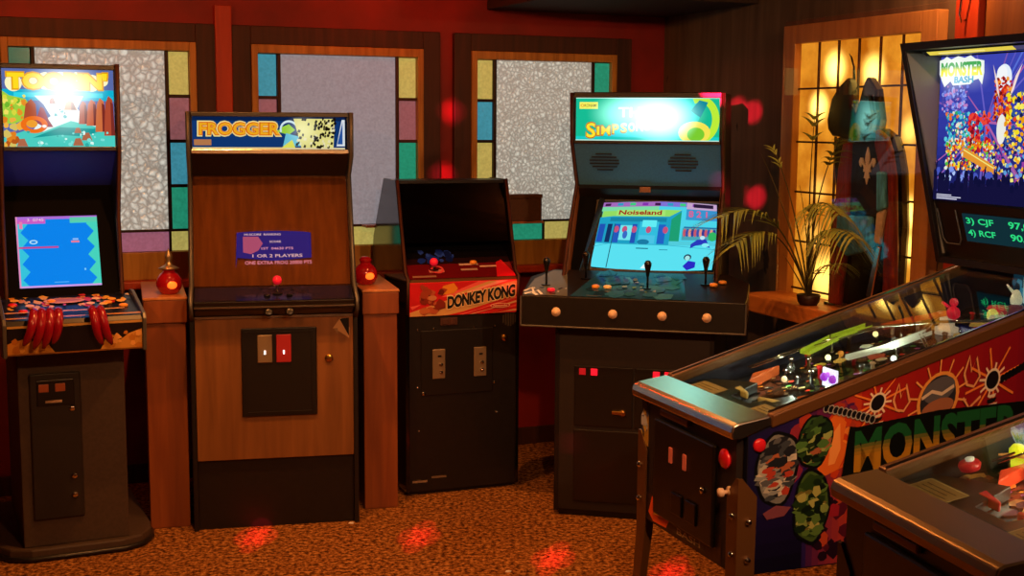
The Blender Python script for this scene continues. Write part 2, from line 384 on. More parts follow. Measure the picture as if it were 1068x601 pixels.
# windows of obscure glass
def pane(name, col, s=1., kind='hammered', scale=34.):
    m = bpy.data.materials.new(name); m.use_nodes = True; nt = m.node_tree; b = nt.nodes['Principled BSDF']
    c = lin(col); b.inputs['Base Color'].default_value = (*[x*.5 for x in c], 1); b.inputs['Roughness'].default_value = .15
    tc = nt.nodes.new('ShaderNodeTexCoord')
    if kind == 'hammered':
        n0 = nt.nodes.new('ShaderNodeTexNoise'); n0.inputs['Scale'].default_value = 30; nt.links.new(tc.outputs['Object'], n0.inputs['Vector'])
        ma = nt.nodes.new('ShaderNodeMix'); ma.data_type = 'RGBA'; ma.blend_type = 'LINEAR_LIGHT'; ma.inputs[0].default_value = .018
        nt.links.new(tc.outputs['Object'], ma.inputs[6]); nt.links.new(n0.outputs['Color'], ma.inputs[7])
        v = nt.nodes.new('ShaderNodeTexVoronoi'); v.feature = 'DISTANCE_TO_EDGE'; v.inputs['Scale'].default_value = scale
        nt.links.new(ma.outputs[2], v.inputs['Vector'])
        n1 = nt.nodes.new('ShaderNodeTexNoise'); n1.inputs['Scale'].default_value = scale*1.3; n1.inputs['Detail'].default_value = 2; nt.links.new(tc.outputs['Object'], n1.inputs['Vector'])
        mu = nt.nodes.new('ShaderNodeMath'); mu.operation = 'MULTIPLY'; nt.links.new(v.outputs['Distance'], mu.inputs[0]); nt.links.new(n1.outputs[0], mu.inputs[1])
        r = nt.nodes.new('ShaderNodeValToRGB'); e = r.color_ramp.elements
        e[0].position = .0; e[0].color = (*[x*.5 for x in c], 1); e[1].position = .22; e[1].color = (*[min(1, x*1.5) for x in c], 1); k_ = e.new(.06); k_.color = (*[x*.82 for x in c], 1)
        nt.links.new(mu.outputs[0], r.inputs[0]); nt.links.new(r.outputs[0], b.inputs['Emission Color'])
        bp = nt.nodes.new('ShaderNodeBump'); bp.inputs['Strength'].default_value = .6; bp.inputs['Distance'].default_value = .01
        nt.links.new(v.outputs['Distance'], bp.inputs['Height']); nt.links.new(bp.outputs[0], b.inputs['Normal'])
    else:
        n = nt.nodes.new('ShaderNodeTexNoise'); n.inputs['Scale'].default_value = 90; n.inputs['Detail'].default_value = 3; nt.links.new(tc.outputs['Object'], n.inputs['Vector'])
        r = nt.nodes.new('ShaderNodeValToRGB'); e = r.color_ramp.elements
        e[0].position = .3; e[0].color = (*[x*.78 for x in c], 1); e[1].position = .7; e[1].color = (*[x*1.1 for x in c], 1)
        nt.links.new(n.outputs[0], r.inputs[0]); nt.links.new(r.outputs[0], b.inputs['Emission Color'])
    b.inputs['Emission Strength'].default_value = s; return m
PN = {'y': pane('straw yellow glass', '#c8ba62', .66, 'seedy'), 'p': pane('dusty pink glass', '#a06468', .6, 'seedy'), 'b': pane('blue glass', '#48a4bc', .62, 'seedy'),
      'g': pane('green glass', '#2ba480', .62, 'seedy'), 't': pane('dark teal glass', '#2c7a62', .5, 'seedy'), 'm': pane('mauve glass', '#a86a82', .62, 'seedy'),
      'w': pane('hammered clear glass', '#bab8ac', .8, 'hammered', 33), 'w3': pane('fine hammered clear glass', '#bab8aa', .8, 'hammered', 46), 'f': pane('frosted glass', '#a09aa0', .62, 'seedy')}
ORD = list(PN)
def window(n, x0, x1, zt, colL, colR, rowB, center, cw=.093):
    """colours top to bottom in the side columns, left to right in the bottom row"""
    w = setting('window_%d' % n, W(0, 0), TW); zb = .985
    cz, fz = .052, .03
    m = MB()   # dark casing
    for a in ((x0-.09, x0, zb-.03, zt+.085), (x1, x1+.09, zb-.03, zt+.085), (x0, x1, zt, zt+.085)): m.box(a[0], a[1], -.035, -.001, a[2], a[3])
    m.build('casing', 'casing', w, .004)
    m = MB(); m.box(x0-.1, x1+.1, -.11, -.001, zb-.065, zb-.03); m.build('sill', 'wallposts', w, .006)
    m = MB()
    for a in ((x0, x0+fz, zb-.03, zt), (x1-fz, x1, zb-.03, zt), (x0+fz, x1-fz, zt-fz-.01, zt), (x0+fz, x1-fz, zb-.03, 1.08)): m.box(a[0], a[1], -.045, -.001, a[2], a[3])
    m.build('frame', 'frame', w, .003)
    xi0, xi1, zi1, zi0 = x0+fz, x1-fz, zt-fz-.01, 1.08
    zr = zi0+.098; h = (zi1-zr)
    mb = MB(); lead = MB(); t = .011
    nL, nR = len(colL), len(colR)
    for col, (a, b) in ((colL, (xi0, xi0+cw)), (colR, (xi1-cw, xi1))):
        k = len(col)
        for i, c in enumerate(col):
            mb.mi = ORD.index(c); mb.box(a+.004, b-.004, -.018, -.008, zi1-h*(i+1)/k+.004, zi1-h*i/k-.004)
            if i: lead.box(a, b, -.03, -.002, zi1-h*i/k-t/2-.002, zi1-h*i/k+t/2+.002)
    k = len(rowB); xs = [xi0+cw*0, xi0+cw+.01]; inner = (xi1-cw-.01)-(xi0+cw+.01)
    cuts = [xi0, xi0+cw+.01]+[xi0+cw+.01+inner*i/(k-2) for i in range(1, k-1)]+[xi1]
    for i, c in enumerate(rowB):
        mb.mi = ORD.index(c); mb.box(cuts[i]+.005, cuts[i+1]-.005, -.018, -.008, zi0+.003, zr-.008)
        if i: lead.box(cuts[i]-t/2, cuts[i]+t/2, -.03, -.002, zi0, zr)
    mb.build('coloured_panes', [PN[c] for c in ORD], w)
    MB().box(xi0+cw+.014, xi1-cw-.014, -.018, -.008, zr+.004, zi1-.002).build('centre_pane', PN[center], w)
    lead.box(xi0, xi1, -.03, -.002, zr-t/2, zr+t/2); lead.box(xi0+cw, xi0+cw+.016, -.03, -.002, zr, zi1); lead.box(xi1-cw-.016, xi1-cw, -.03, -.002, zr, zi1)
    lead.build('came', 'lead' if n != 2 else 'casing', w, .002)
    return w
window(1, -3.29, -2.462, 2.03, 'tbpy', 'ypbg', 'gmmy', 'w')
window(2, -2.21, -1.368, 2.03, 'bpyg', 'ypgb', 'ygyg', 'f')
window(3, -1.115, -.303, 2.03, 'ybyp', 'gypb', 'bgyp', 'w3')

# amber lit shoji-like window in the right wall
def amber():
    m = bpy.data.materials.new('amber lit panel'); m.use_nodes = True; nt = m.node_tree; nt.nodes.clear()
    o = nt.nodes.new('ShaderNodeOutputMaterial'); e = nt.nodes.new('ShaderNodeEmission'); tc = nt.nodes.new('ShaderNodeTexCoord')
    n = nt.nodes.new('ShaderNodeTexNoise'); n.inputs['Scale'].default_value = 9; n.inputs['Detail'].default_value = 7
    nt.links.new(tc.outputs['Object'], n.inputs['Vector'])
    r = nt.nodes.new('ShaderNodeValToRGB'); r.color_ramp.elements[0].position = .3; r.color_ramp.elements[1].position = .72
    r.color_ramp.elements[0].color = (*lin('#b05c0a'), 1); r.color_ramp.elements[1].color = (*lin('#e89628'), 1)
    nt.links.new(n.outputs[0], r.inputs[0]); col = r.outputs[0]
    for (x, z, rad, k) in ((1.541, 1.915, .13, 1.5), (1.80, 1.89, .13, 1.3), (1.435, 1.755, .12, 1.4), (2.06, 1.335, .12, 1.2), (2.08, 1.20, .12, .9), (2.04, 1.66, .11, .7), (1.45, 1.40, .12, .5), (1.52, 1.02, .2, .9), (1.42, 1.2, .14, .4), (1.70, 1.0, .16, .6)):
        s = nt.nodes.new('ShaderNodeVectorMath'); s.operation = 'DISTANCE'; s.inputs[1].default_value = (x, -.01, z); nt.links.new(tc.outputs['Object'], s.inputs[0])
        mr = nt.nodes.new('ShaderNodeMapRange'); mr.interpolation_type = 'SMOOTHERSTEP'; mr.inputs[2].default_value = rad*.95; mr.inputs[3].default_value = k*1.7; mr.inputs[4].default_value = 0
        nt.links.new(s.outputs['Value'], mr.inputs[0])
        pw = nt.nodes.new('ShaderNodeMath'); pw.operation = 'POWER'; pw.inputs[1].default_value = 1.6; nt.links.new(mr.outputs[0], pw.inputs[0])
        mx = nt.nodes.new('ShaderNodeMix'); mx.data_type = 'RGBA'; mx.blend_type = 'ADD'; mx.clamp_factor = False; mx.inputs[7].default_value = (1., .62, .12, 1)
        nt.links.new(pw.outputs[0], mx.inputs[0]); nt.links.new(col, mx.inputs[6]); col = mx.outputs[2]
    nt.links.new(col, e.inputs['Color']); e.inputs['Strength'].default_value = 1.25; nt.links.new(e.outputs[0], o.inputs[0]); return m
w4 = setting('window_4', V_(0, 0), TV)
MB().box(1.29, 2.12, -.02, -.004, .9, 2.03).build('lit_panel', amber(), w4)
m = MB()
for a in ((1.2, 1.29, .86, 2.11), (2.12, 2.21, .86, 2.11), (1.29, 2.12, 2.03, 2.11), (1.29, 2.12, .86, .9)): m.box(a[0], a[1], -.055, -.001, a[2], a[3])
m.build('frame', 'paleframe', w4, .004)
m = MB()
for k in range(1, 6): x = 1.29+.83*k/6+.005; m.box(x-.0035, x+.0035, -.03, -.021, .9, 2.03)
for z in (1.834, 1.603, 1.383, 1.165, .955): m.box(1.29, 2.12, -.031, -.022, z-.004, z+.004)
m.build('lattice', 'casing', w4)
m = MB(); m.box(1.33, 2.36, -.134, -.13, .935, 2.12); m.build('glass_front', 'glass', w4)
m = MB(); m.box(1.22, 2.6, -.25, -.002, .855, .93); m.build('ledge', 'ledge', w4, .006)
# ------------------------------------------------------------------ generic cabinet pieces
def side_panels(t, prof, hw, th, m, front_pts=None, trim='rimgrey'):
    for s in (-1, 1):
        o = MB().prism(prof, s*hw, s*(hw-th)).build('side_panel', m, t, .002)
        if front_pts:
            x = s*(hw-th/2)
            mb = MB(); 
            mb.tube([(x, y-.001, z) for y, z in front_pts], th*.42, 6); mb.build('edge_molding', trim, o, smooth=True)
def joystick(t, x, y, z, col, h=.07, r=.017, tilt=0):
    j = MB().cyl((x, y, z), .022, .003).build('joystick', 'blackplastic', t)
    MB().tube([(x, y, z+.003), (x+tilt, y, z+h)], .0045, 8).build('shaft', 'chrome' if col != 'blackplastic' else col, j, smooth=True)
    if col == 'blackplastic':
        MB().lathe([(.006, 0), (.009, .02), (.015, .045), (.016, .055), (.009, .066), (0, .068)], (x+tilt, y, z+h-.045), 14).build('grip', col, j, smooth=True)
    else: MB().sphere((x+tilt, y, z+h), r).build('ball_top', col, j, smooth=True)
def tilted(p1, p2, hw):
    """origin, U, V of a plane from p1 (low) to p2 (high) in (y,z) over x -hw..hw"""
    return (-hw, p1[0], p1[1]), (2*hw, 0, 0), (0, p2[0]-p1[0], p2[1]-p1[1])
def slots(m, cx, p1, p2, x0, x1, rows, hw):
    pass

# ------------------------------------------------------------------ Toobin' cabinet
T = thing('arcade_cabinet', "tall river-rafting arcade cabinet with blue screen, waterfall marquee and red gloves on its panel", 'arcade machine', (-1.6666, 4.8328, 0), 25)
plat = [(-.303, .72), (-.303, .2), (-.292, .11), (-.245, .035), (-.17, 0), (.17, 0), (.245, .035), (.292, .11), (.303, .2), (.303, .72)]
MB().prism(plat, 0, .05, 'z').build('plinth', 'cabgrey', T, .008)
m = MB(); pr = [(x*1.006, y-.003) for x, y in plat[1:-1]]; m.tube([(x, y, .012) for x, y in pr], .011, 6); m.build('plinth_bumper', 'black', T, smooth=True)
MB().prism([(.03, .05), (.03, .80), (-.05, .86), (.3, .9), (.66, .9), (.66, .05)], -.195, .195).build('lower_body', 'cabgrey', T, .004)
tp = [(.12, .86), (.15, 1.02), (.19, 1.3), (.11, 1.555), (.10, 1.89), (.46, 1.89), (.46, .86)]
side_panels(T, tp, .222, .018, 'black', tp[:5], 'casing')
MB().prism([(.125, 1.868), (.125, 1.886), (.45, 1.886), (.45, 1.868)], -.204, .204).build('top_panel', 'black', T)
MB().prism([(.44, .9), (.458, .9), (.458, 1.868), (.44, 1.868)], -.204, .204).build('back_panel', 'black', T)
# marquee
mq = MB().box(-.203, .203, .118, .13, 1.572, 1.868).build('marquee', 'blackplastic', T)
for z in (1.866, 1.56): MB().box(-.204, .204, .105, .119, z, z+.016).build('marquee_retainer', 'blackmetal', T, .002)
a = Art('#5a6aa8')
a.rect(0, .60, 1, .74, '#10b0d0').rect(.1, .64, .9, .70, '#30d8e8')
a.poly([(.28, .66), (.72, .66), (.66, .5), (.78, .3), (.95, .25), (1, .1), (.2, .1), (.3, .3), (.42, .4), (.36, .55)], '#e8f8f4')
a.poly([(0, .0), (1, .0), (1, .2), (.85, .26), (.6, .34), (.35, .2), (.2, .22), (0, .12)], '#4ccdc0')
a.poly([(.25, .12), (.5, .26), (.8, .24), (.95, .3), (.9, .22), (.7, .14), (.5, .16)], '#189a98')
a.poly([(0, .72), (.06, .66), (.2, .62), (.26, .5), (.18, .35), (.1, .3), (0, .3)], '#9fd040')
a.blobs(.0, .38, .2, .66, ['#70b830', '#d8d840', '#e89028', '#f0e060'], 26, .035, 3, 1.4)
a.blobs(.0, .0, .16, .36, ['#e08020', '#b85818', '#f0b040', '#d8c060'], 18, .05, 4, 1.4)
a.poly([(.17, .3), (.2, .55), (.25, .62), (.29, .55), (.3, .3), (.26, .25)], '#b05030')
a.poly([(.28, .32), (.33, .52), (.36, .5), (.4, .35), (.44, .26), (.36, .26)], '#a04050')
a.ring(.27, .29, .12, .11, .05, .05, '#f07018').ell(.25, .30, .05, .05, '#f0a030').ell(.36, .27, .02, .02, '#fff8f0')
for (x, b, h, w, c) in ((.72, .3, .3, .05, '#b0503a'), (.8, .28, .34, .06, '#c86038'), (.88, .2, .44, .06, '#d07040'), (.96, .15, .52, .06, '#b04a30'), (.6, .48, .12, .06, '#c07850'), (.44, .56, .08, .03, '#a04848')):
    a.poly([(x-w, b), (x-w*.7, b+h*.8), (x-w*.2, b+h), (x+w*.4, b+h*.9), (x+w, b)], c)
    a.poly([(x+w*.1, b), (x+w*.1, b+h*.85), (x+w*.5, b+h*.8), (x+w*.8, b)], '#7c2c24')
for (x, y, r) in ((.66, .22, .035), (.74, .14, .05), (.66, .07, .05), (.16, .06, .05)): a.poly([(x-r, y-r), (x-r*.5, y+r*.9), (x+r*.4, y+r), (x+r, y-r)], '#b06848')
a.blobs(.42, .34, .58, .5, ['#106878', '#ffffff', '#50b0b8'], 10, .02, 5, 1.4)
a.blobs(.2, .02, .95, .2, ['#7ce0d8', '#2aa8a0', '#d8f8f0'], 26, .022, 6, 1.4)
for x, y, r in ((.1, .82, .075), (.24, .84, .07), (.38, .85, .075), (.52, .85, .08), (.66, .85, .08), (.8, .83, .075), (.9, .86, .05)): a.ell(x, y, r, r*1.45, '#fff6c0')
a.text("TOOBIN'", .03, .725, .955, .975, '#e8a010', .10).text("TOOBIN'", .045, .745, .94, .955, '#ffdc20', .06)
a.build('marquee_art', mq, (-.2, .118, 1.574), (.4, 0, 0), (0, 0, .292), art_lit('toobin marquee', 1.0, (((.02, .118, 1.80), (.17, .2, .12), .9), ((.02, .118, 1.74), (.14, .2, .16), .45))))
# bezel and screen
MB().slab((.135, 1.56), (.3, 1.42), -.204, .204, .015).build('speaker_board', 'blueglow', T)
b1, b2 = (.155, 1.0), (.3, 1.42)
MB().slab(b1, b2, -.204, .204, .012).build('bezel', 'bezel', T)
def on(b1, b2, z):  # y on the tilted plane at height z
    return b1[0]+(b2[0]-b1[0])*(z-b1[1])/(b2[1]-b1[1])
a = Art('#0a86f0')
for s, c in ((0, '#38c8e0'), (1, '#48d8c0')):
    pts = [(s, 0), (s, 1)]; k = 9
    for i in range(k+1): pts.append((s+(1-2*s)*(.14 if i % 2 else .05), 1-i/k))
    a.poly(pts, c)
a.rect(0, .9, .36, 1, '#d060c8').rect(.66, .9, 1, 1, '#50d8b8').rect(0, .96, 1, 1, '#b070d8').rect(.66, .92, 1, .98, '#60d0b0')
a.text('3  0745', .14, .935, .34, .975, '#f8d8f0').rect(.04, .83, .08, .93, '#f080b0').rect(.02, .55, .5, .575, '#c84890')
a.ring(.2, .64, .05, .03, .018, .014, '#b8e8f8').rect(.66, .62, .76, .645, '#f08090').rect(.68, .655, .75, .68, '#90c0f8')
a.rect(0, 0, 1, .025, '#d8a0e8').rect(.42, .06, .6, .07, '#60b8f8').rect(.8, .22, .82, .25, '#80d0ff')
a.rect(0, 0, .02, 1, '#e890c0')
zs0, zs1 = 1.035, 1.302
a.build('screen', T, (-.163, on(b1, b2, zs0)-.003, zs0), (.302, 0, 0), (0, on(b1, b2, zs1)-on(b1, b2, zs0), zs1-zs0), art_lit('toobin screen', .95, gloss=.04))
# control panel
cp = MB().prism([(.15, 1.0), (-.15, .955), (-.165, .94), (-.15, .828), (-.06, .82), (.15, .86)], -.238, .238).build('control_panel', 'blackmetal', T, .003)
for s in (-1, 1): MB().prism([(.155, 1.015), (.1, 1.02), (-.16, .965), (-.178, .945), (-.163, .822), (-.05, .81), (.155, .85)], s*.238, s*.252).build('end_cap', 'rimgrey', T, .003)
a = Art('#16182a')
a.blobs(0, .5, 1, 1, ['#d08a30', '#c03028', '#e0b040', '#1a2040', '#141828'], 60, .09, 11, 3.)
a.ell(.47, .72, .16, .12, '#d89830').ell(.47, .74, .13, .07, '#b06a20')
for x, y in ((.66, .55), (.76, .5), (.72, .75), (.84, .7), (.9, .6), (.2, .55), (.1, .8)): a.ell(x, y, .035, .06, '#f0b850')
a.rect(0, .0, 1, .05, '#c88838').rect(0, .24, .9, .28, '#d8a068')
a.build('panel_art', cp, (-.236, -.15, .955), (.472, 0, 0), (0, .3, .045), 'print')
a = Art('#1a1720')
a.poly([(0, 0), (0, .4), (.12, .55), (.2, .4), (.3, .3), (.35, 0)], '#c88c38').blobs(.0, .1, .3, .6, ['#e0a850', '#b87428', '#d89a48'], 16, .13, 12, 4)
a.poly([(.68, 0), (.72, .4), (.82, .3), (.9, .55), (1, .7), (1, 0)], '#d09a48').blobs(.75, .1, 1, .6, ['#e8b060', '#c08030'], 12, .12, 13, 4)
a.rect(0, .92, 1, 1, '#c8a058').rect(0, 0, 1, .05, '#8a5a28')
a.build('apron_art', cp, (-.236, -.1505, .83), (.472, 0, 0), (0, -.0145, .11), 'print')
for x, y, c in ((-.2, .04, 'red'), (-.17, -.05, 'red'), (.09, -.06, 'orangebtn'), (.14, .02, 'orangebtn'), (.19, -.03, 'orangebtn'), (-.06, .07, 'orangebtn')):
    z = .955+(y+.15)*.15
    MB().button((x, y, z), .017, .012).build('button', c, T, smooth=True)
dr = MB().box(-.156, .03, .018, .031, .155, .725).build('coin_door', 'darkbrown', T, .006)
m = MB(); m.box(-.13, .005, .012, .02, .60, .70); m.build('coin_entry', 'blackmetal', dr, .003)
for x in (-.105, -.045): MB().box(x-.018, x+.018, .008, .014, .655, .685).build('coin_light', mat('dim coin light', '#803818', .4, emit='#c04818', es=.12), dr, .002)
MB().box(-.1, -.04, .012, .018, .612, .622).build('price_strip', 'whitebtn', dr)
for z in (.585, .32, .245): MB().lathe([(.012, 0), (.012, .006), (.007, .01), (0, .01)], (-.005, .018, z), 14, (0, -1, 0)).build('lock', 'chrome', dr, smooth=True)

def glove(name, label, x0, n, w, lean):
    g = thing(name, label, 'glove', fr((-1.6666, 4.8328), 25, x0, -.165, .95), 25)
    for k in range(n):
        u = (k-(n-1)/2)*w
        pts = []
        for i in range(10):
            f = i/9
            pts.append((u*(1+.25*f)+lean*f*f, .05-.085*sin(min(1, f*1.9)*pi/2)-.012*sin(f*pi), .026+.016*sin(pi*min(1, f*1.6))-.125*max(0, f-.22)/.78*(1-.12*abs(k-(n-1)/2))))
        MB().tube(pts, [.008, .013, .0155, .0165, .017, .0165, .016, .015, .012, .005], 10).build('finger', 'glove', g, smooth=True)
glove('red_glove', 'larger glossy red glove hanging over the front edge of the control panel', -.10, 4, .0265, -.035)
glove('red_glove', 'smaller glossy red glove hanging right of the larger red glove', .07, 2, .027, .035)

# ------------------------------------------------------------------ Frogger cabinet
F = thing('arcade_cabinet', 'wood-fronted arcade cabinet between two pedestals, dark blue and orange frog-game marquee', 'arcade machine', (-.9675, 5.2215, 0), 12.5)
fp = [(0, 0), (0, .88), (-.085, .925), (-.095, .965), (.04, 1.01), (.23, 1.45), (.115, 1.535), (.11, 1.715), (.58, 1.715), (.72, 1.3), (.72, 0)]
side_panels(F, fp, .338, .019, 'black', fp[1:8], 'rimgrey')
MB().box(-.318, .318, .025, .043, .0, .30).build('kick_panel', 'black', F)
lf = MB().box(-.318, .318, .0, .02, .295, .885).build('front_panel', 'woodfront', F, .002)
MB().box(-.318, .318, -.008, .0, .883, .893).build('trim_strip', 'steel', F)
MB().prism([(.0, .893), (-.07, .925), (-.08, .962), (.07, 1.005), (.2, .99), (.2, .88)], -.318, .318).build('control_panel', 'blackmetal', F, .003)
MB().box(-.318, .318, -.0775, -.074, .935, .941).build('panel_hinge', 'steel', F)
a = Art('#181830').rect(.02, .1, .98, .9, '#1c1c3c'); a.blobs(.3, .1, .7, .9, ['#20204a', '#141428', '#28285a'], 14, .1, 2, 5)
a.build('panel_art', F, (-.316, -.078, .9635), (.632, 0, 0), (0, .146, .0415), 'printgloss')
joystick(F, .012, -.01, .982, 'pinkred', .055, .019)
for x in (-.03, .06): MB().button((x, -.04, .975), .013, .01).build('button', 'blackplastic', F, smooth=True)
for x in (-.026, .058): MB().lathe([(.018, 0), (.018, .005), (.012, .008), (0, .008)], (x, -.073, .915), 14, (0, -.9, .4)).build('button', 'blackplastic', F, smooth=True)
MB().box(-.318, .318, .125, .6, 1.70, 1.714).build('top_panel', 'black', F)
for z in (1.545, 1.695): MB().box(-.318, .318, .112, .128, z, z+.017).build('marquee_retainer', 'steel' if z < 1.6 else 'blackmetal', F, .002)
mq = MB().box(-.318, .318, .124, .132, 1.56, 1.697).build('marquee', 'blackplastic', F)
a = Art('#123a78')
a.rect(0, .88, 1, 1, '#0c2450').rect(.0, 0, 1, .05, '#f0e0b0')
a.text('FROGGER', .03, .38, .575, .88, '#ffe890', .10, .02).text('FROGGER', .04, .42, .565, .84, '#f07010', .065, .02).text('FROGGER', .045, .45, .56, .81, '#ffb420', .02, .02)
a.rect(.01, .12, .12, .30, '#c08050').rect(.0, .0, .6, .06, '#f8d890')
a.poly([(.54, .55), (.58, .7), (.62, .78), (.66, .6), (.62, .45)], '#a8e040').poly([(.58, .1), (.6, .5), (.68, .4), (.7, .1)], '#70d0e8').poly([(.57, .05), (.64, .3), (.66, .05)], '#f0f060').ring(.62, .62, .06, .28, .012, .07, '#e0f8ff', 16, 30, 200)
a.poly([(.65, .95), (.92, .95), (.91, .05), (.7, .05)], '#f4ec90')
rn = random.Random(5)
for i in range(120):
    x = rn.uniform(.67, .92); y = rn.uniform(.06, .94)
    if x < .78 and y < .9 and rn.random() < .45: continue
    r = rn.uniform(.006, .013); a.poly([(x-r, y-.03), (x+r*.5, y-.05), (x+r, y+.03), (x-r*.3, y+.05)], '#181008' if rn.random() < .8 else '#f8f0c0')
a.poly([(.93, .1), (.985, .1), (.985, .92), (.965, .92)], '#e8f0f8').poly([(.935, .16), (.97, .16), (.97, .85)], '#2a5aa8').rect(.985, 0, 1, 1, '#0a1020')
a.build('marquee_art', mq, (-.312, .124, 1.563), (.624, 0, 0), (0, 0, .132), art_lit('frogger marquee', .8, (((.13, .124, 1.64), (.08, .3, .08), .28),)))
MB().slab((.125, 1.545), (.24, 1.45), -.318, .318, .015).build('speaker_board', 'black', F)
f1, f2 = (.055, 1.005), (.235, 1.45)
MB().slab((f1[0]+.03, f1[1]), (f2[0]+.03, f2[1]), -.318, .318, .01).build('bezel', mat('bezel card with brown reflection', '#b07434', .7, var=.2, vscale=7, stretch=(5, 1, .6)), F)  # brown and streaks painted in for the room reflected in the glass
MB().slab(f1, f2, -.318, .318, .003).build('screen_glass', 'plexi', F)
a = Art()
def arc(x0, x1, y0, y1): return x0
a.poly([(0, .0), (.02, 1.02)]+[(x/10, 1.02+.04*sin(pi*x/10)) for x in range(1, 10)]+[(1, 1.0), (1, .28), (.5, .2), (.02, .3)], '#3a2a90')
a.poly([(.1, .45), (.1, .9), (.3, .9), (.36, .7), (.3, .5), (.2, .4)], '#c8608c')
a.text('HI-SCORE  RANKING', .12, .93, .6, .99, '#ffd8f0', .02).text('SCORE', .45, .72, .6, .78, '#ffd8f0', .02).text('1ST  04630 PTS', .34, .52, .76, .59, '#ffb0d8', .02)
a.text('1 OR 2 PLAYERS', .22, .3, .88, .39, '#ffd0e0', .02).text('ONE EXTRA FROG 20000 PTS', .12, .1, 1., .2, '#ff9cb0', .02)
a.build('screen', F, (-.15, on(f1, f2, 1.075)+.022, 1.075), (.31, 0, 0), (0, (1.215-1.075)*(f2[0]-f1[0])/(f2[1]-f1[1]), .14), art_lit('frogger screen', 1.5), clip=False)
d = MB().box(-.136, .168, -.012, .0, .475, .842).build('coin_door', 'blackmetal', F, .004)
m = MB(); 
for q in ((-.12, .152, .822, .828), (-.12, .152, .489, .495), (-.12, -.114, .495, .822), (.146, .152, .495, .822)): m.box(q[0], q[1], -.016, -.012, q[2], q[3])
m.build('door_rib', 'blackmetal', d)
for x, c in ((-.042, 'silverplate'), (.034, 'ledred')):
    s = MB().box(x-.03, x+.03, -.02, -.012, .70, .815).build('coin_slot', 'silverplate' if c != 'ledred' else mat('red lit slot plate', '#8a2420', .35, emit='#c01818', es=.18), d, .003)
    MB().box(x-.003, x+.003, -.024, -.02, .735, .75).build('coin_return', 'ledwhite', s)
MB().lathe([(.017, 0), (.017, .008), (.011, .012), (0, .012)], (.218, 0, .709), 16, (0, -1, 0)).build('lock', 'brass', F, smooth=True)
a = Art(); a.poly([(0, .5), (.45, 1), (.75, .9), (1, .5), (.95, 0), (.45, .3)], '#b08a60').poly([(.4, .95), (.95, 1), (.95, .1)], '#141210').poly([(.05, .5), (.3, .5), (.3, .2)], '#8a6a4a').build('sticker', lf, (.235, 0, .79), (.07, 0, 0), (0, 0, .085), 'printmatt')

# ------------------------------------------------------------------ Donkey Kong cabinet
D = thing('arcade_cabinet', 'small black arcade cabinet with red striped barrel-game apron and unlit sloping top glass', 'arcade machine', (-.2175, 5.7617, 0), 21)
dp = [(0, .02), (0, .83), (-.01, .99), (.03, 1.01), (.16, 1.42), (.36, 1.42), (.545, 1.14), (.575, .98), (.575, .02)]
side_panels(D, dp, .27, .018, 'blackgloss', dp[1:5], 'casing')
MB().prism([(.004, .02), (.004, .82), (.03, .82), (.03, .02)], -.252, .252).build('front_panel', 'black', D)
MB().box(-.25, .25, .03, .56, .0, .025).build('plinth', 'black', D)
MB().prism([(.17, 1.402), (.17, 1.416), (.35, 1.416), (.53, 1.13), (.56, .97), (.56, .03), (.545, .03), (.545, .97), (.515, 1.13), (.345, 1.402)], -.252, .252).build('back_panel', 'black', D)
MB().prism([(.0, .985), (.15, 1.10), (.15, 1.07), (.02, .95), (.0, .95)], -.252, .252).build('control_panel', 'blackmetal', D, .002)
MB().box(-.252, .252, -.006, .003, .972, .985).build('trim_strip', 'bronze', D)
MB().slab((.16, 1.09), (.24, 1.20), -.252, .252, .01).build('screen_bezel', 'bezel', D)
MB().slab((.24, 1.20), (.2, 1.40), -.252, .252, .01).build('monitor', 'blackgloss', D)
MB().slab((.085, 1.14), (.172, 1.40), -.252, .252, .003).build('screen_glass', clearglass('dark plexiglass', '#35343a', 1.6, .03), D)
a = Art('#201014').rect(0, .7, 1, 1, '#0c0a10').rect(.0, .0, 1, .5, '#5a0c14').poly([(.82, 0), (.86, .5), (.92, .6), (1, .1), (1, 0)], '#c01828')
a.blobs(.16, .55, .46, .98, ['#1830a0', '#2848c8', '#101c60'], 18, .12, 4, 3).rect(.5, .42, .68, .48, '#c0a8a0').rect(.5, .24, .66, .30, '#a89088').rect(.69, .34, .85, .39, '#d0b0a0').rect(.2, .2, .34, .3, '#c07070').rect(.03, .04, .25, .1, '#8a6858').ring(.28, .3, .06, .14, .02, .05, '#c84850')
a.build('panel_art', D, (-.25, .0, .986), (.5, 0, 0), (0, .147, .1127), 'printgloss')
joystick(D, -.125, .045, 1.022, 'pinkred', .035, .019)
MB().button((.07, .07, 1.04), .016, .016).build('button', 'orangebtn', D, smooth=True)
MB().slab((-.004, .82), (-.012, .972), -.254, .254, .012).build('apron', 'red', D, .002)
a = Art('#c41e28')
a.poly([(0, 0), (0, .12), (.3, .42), (.98, .98), (1, .98), (1, .55), (.5, .1), (.35, 0)], '#d0a468')
for k, (x, w) in enumerate(((.0, .06), (.12, .05), (.24, .05), (.36, .04))): a.poly([(.28+x, .56+x*.55), (.28+x+w*2, .56+x*.55+.02), (.75+x*.7, 1), (.75+x*.7-w*2, 1)], ['#e86060', '#d0a468', '#f0a098', '#e05050'][k])
for k in range(4): a.poly([(.45+k*.1, .0), (.49+k*.1, .0), (1.0, .5-k*.13), (1.0, .44-k*.13)], ['#e87068', '#d8b088', '#e8504c', '#d8a080'][k])
a.poly([(.27, .62), (.3, .9), (.4, .98), (.44, .8), (.4, .66)], '#e09030').poly([(.0, .3), (.1, .36), (.02, .2)], '#e86060')
a.blobs(.1, .12, .3, .9, ['#7c2a1c', '#98402a', '#64201a', '#b05a3c'], 34, .11, 9, 2.9)
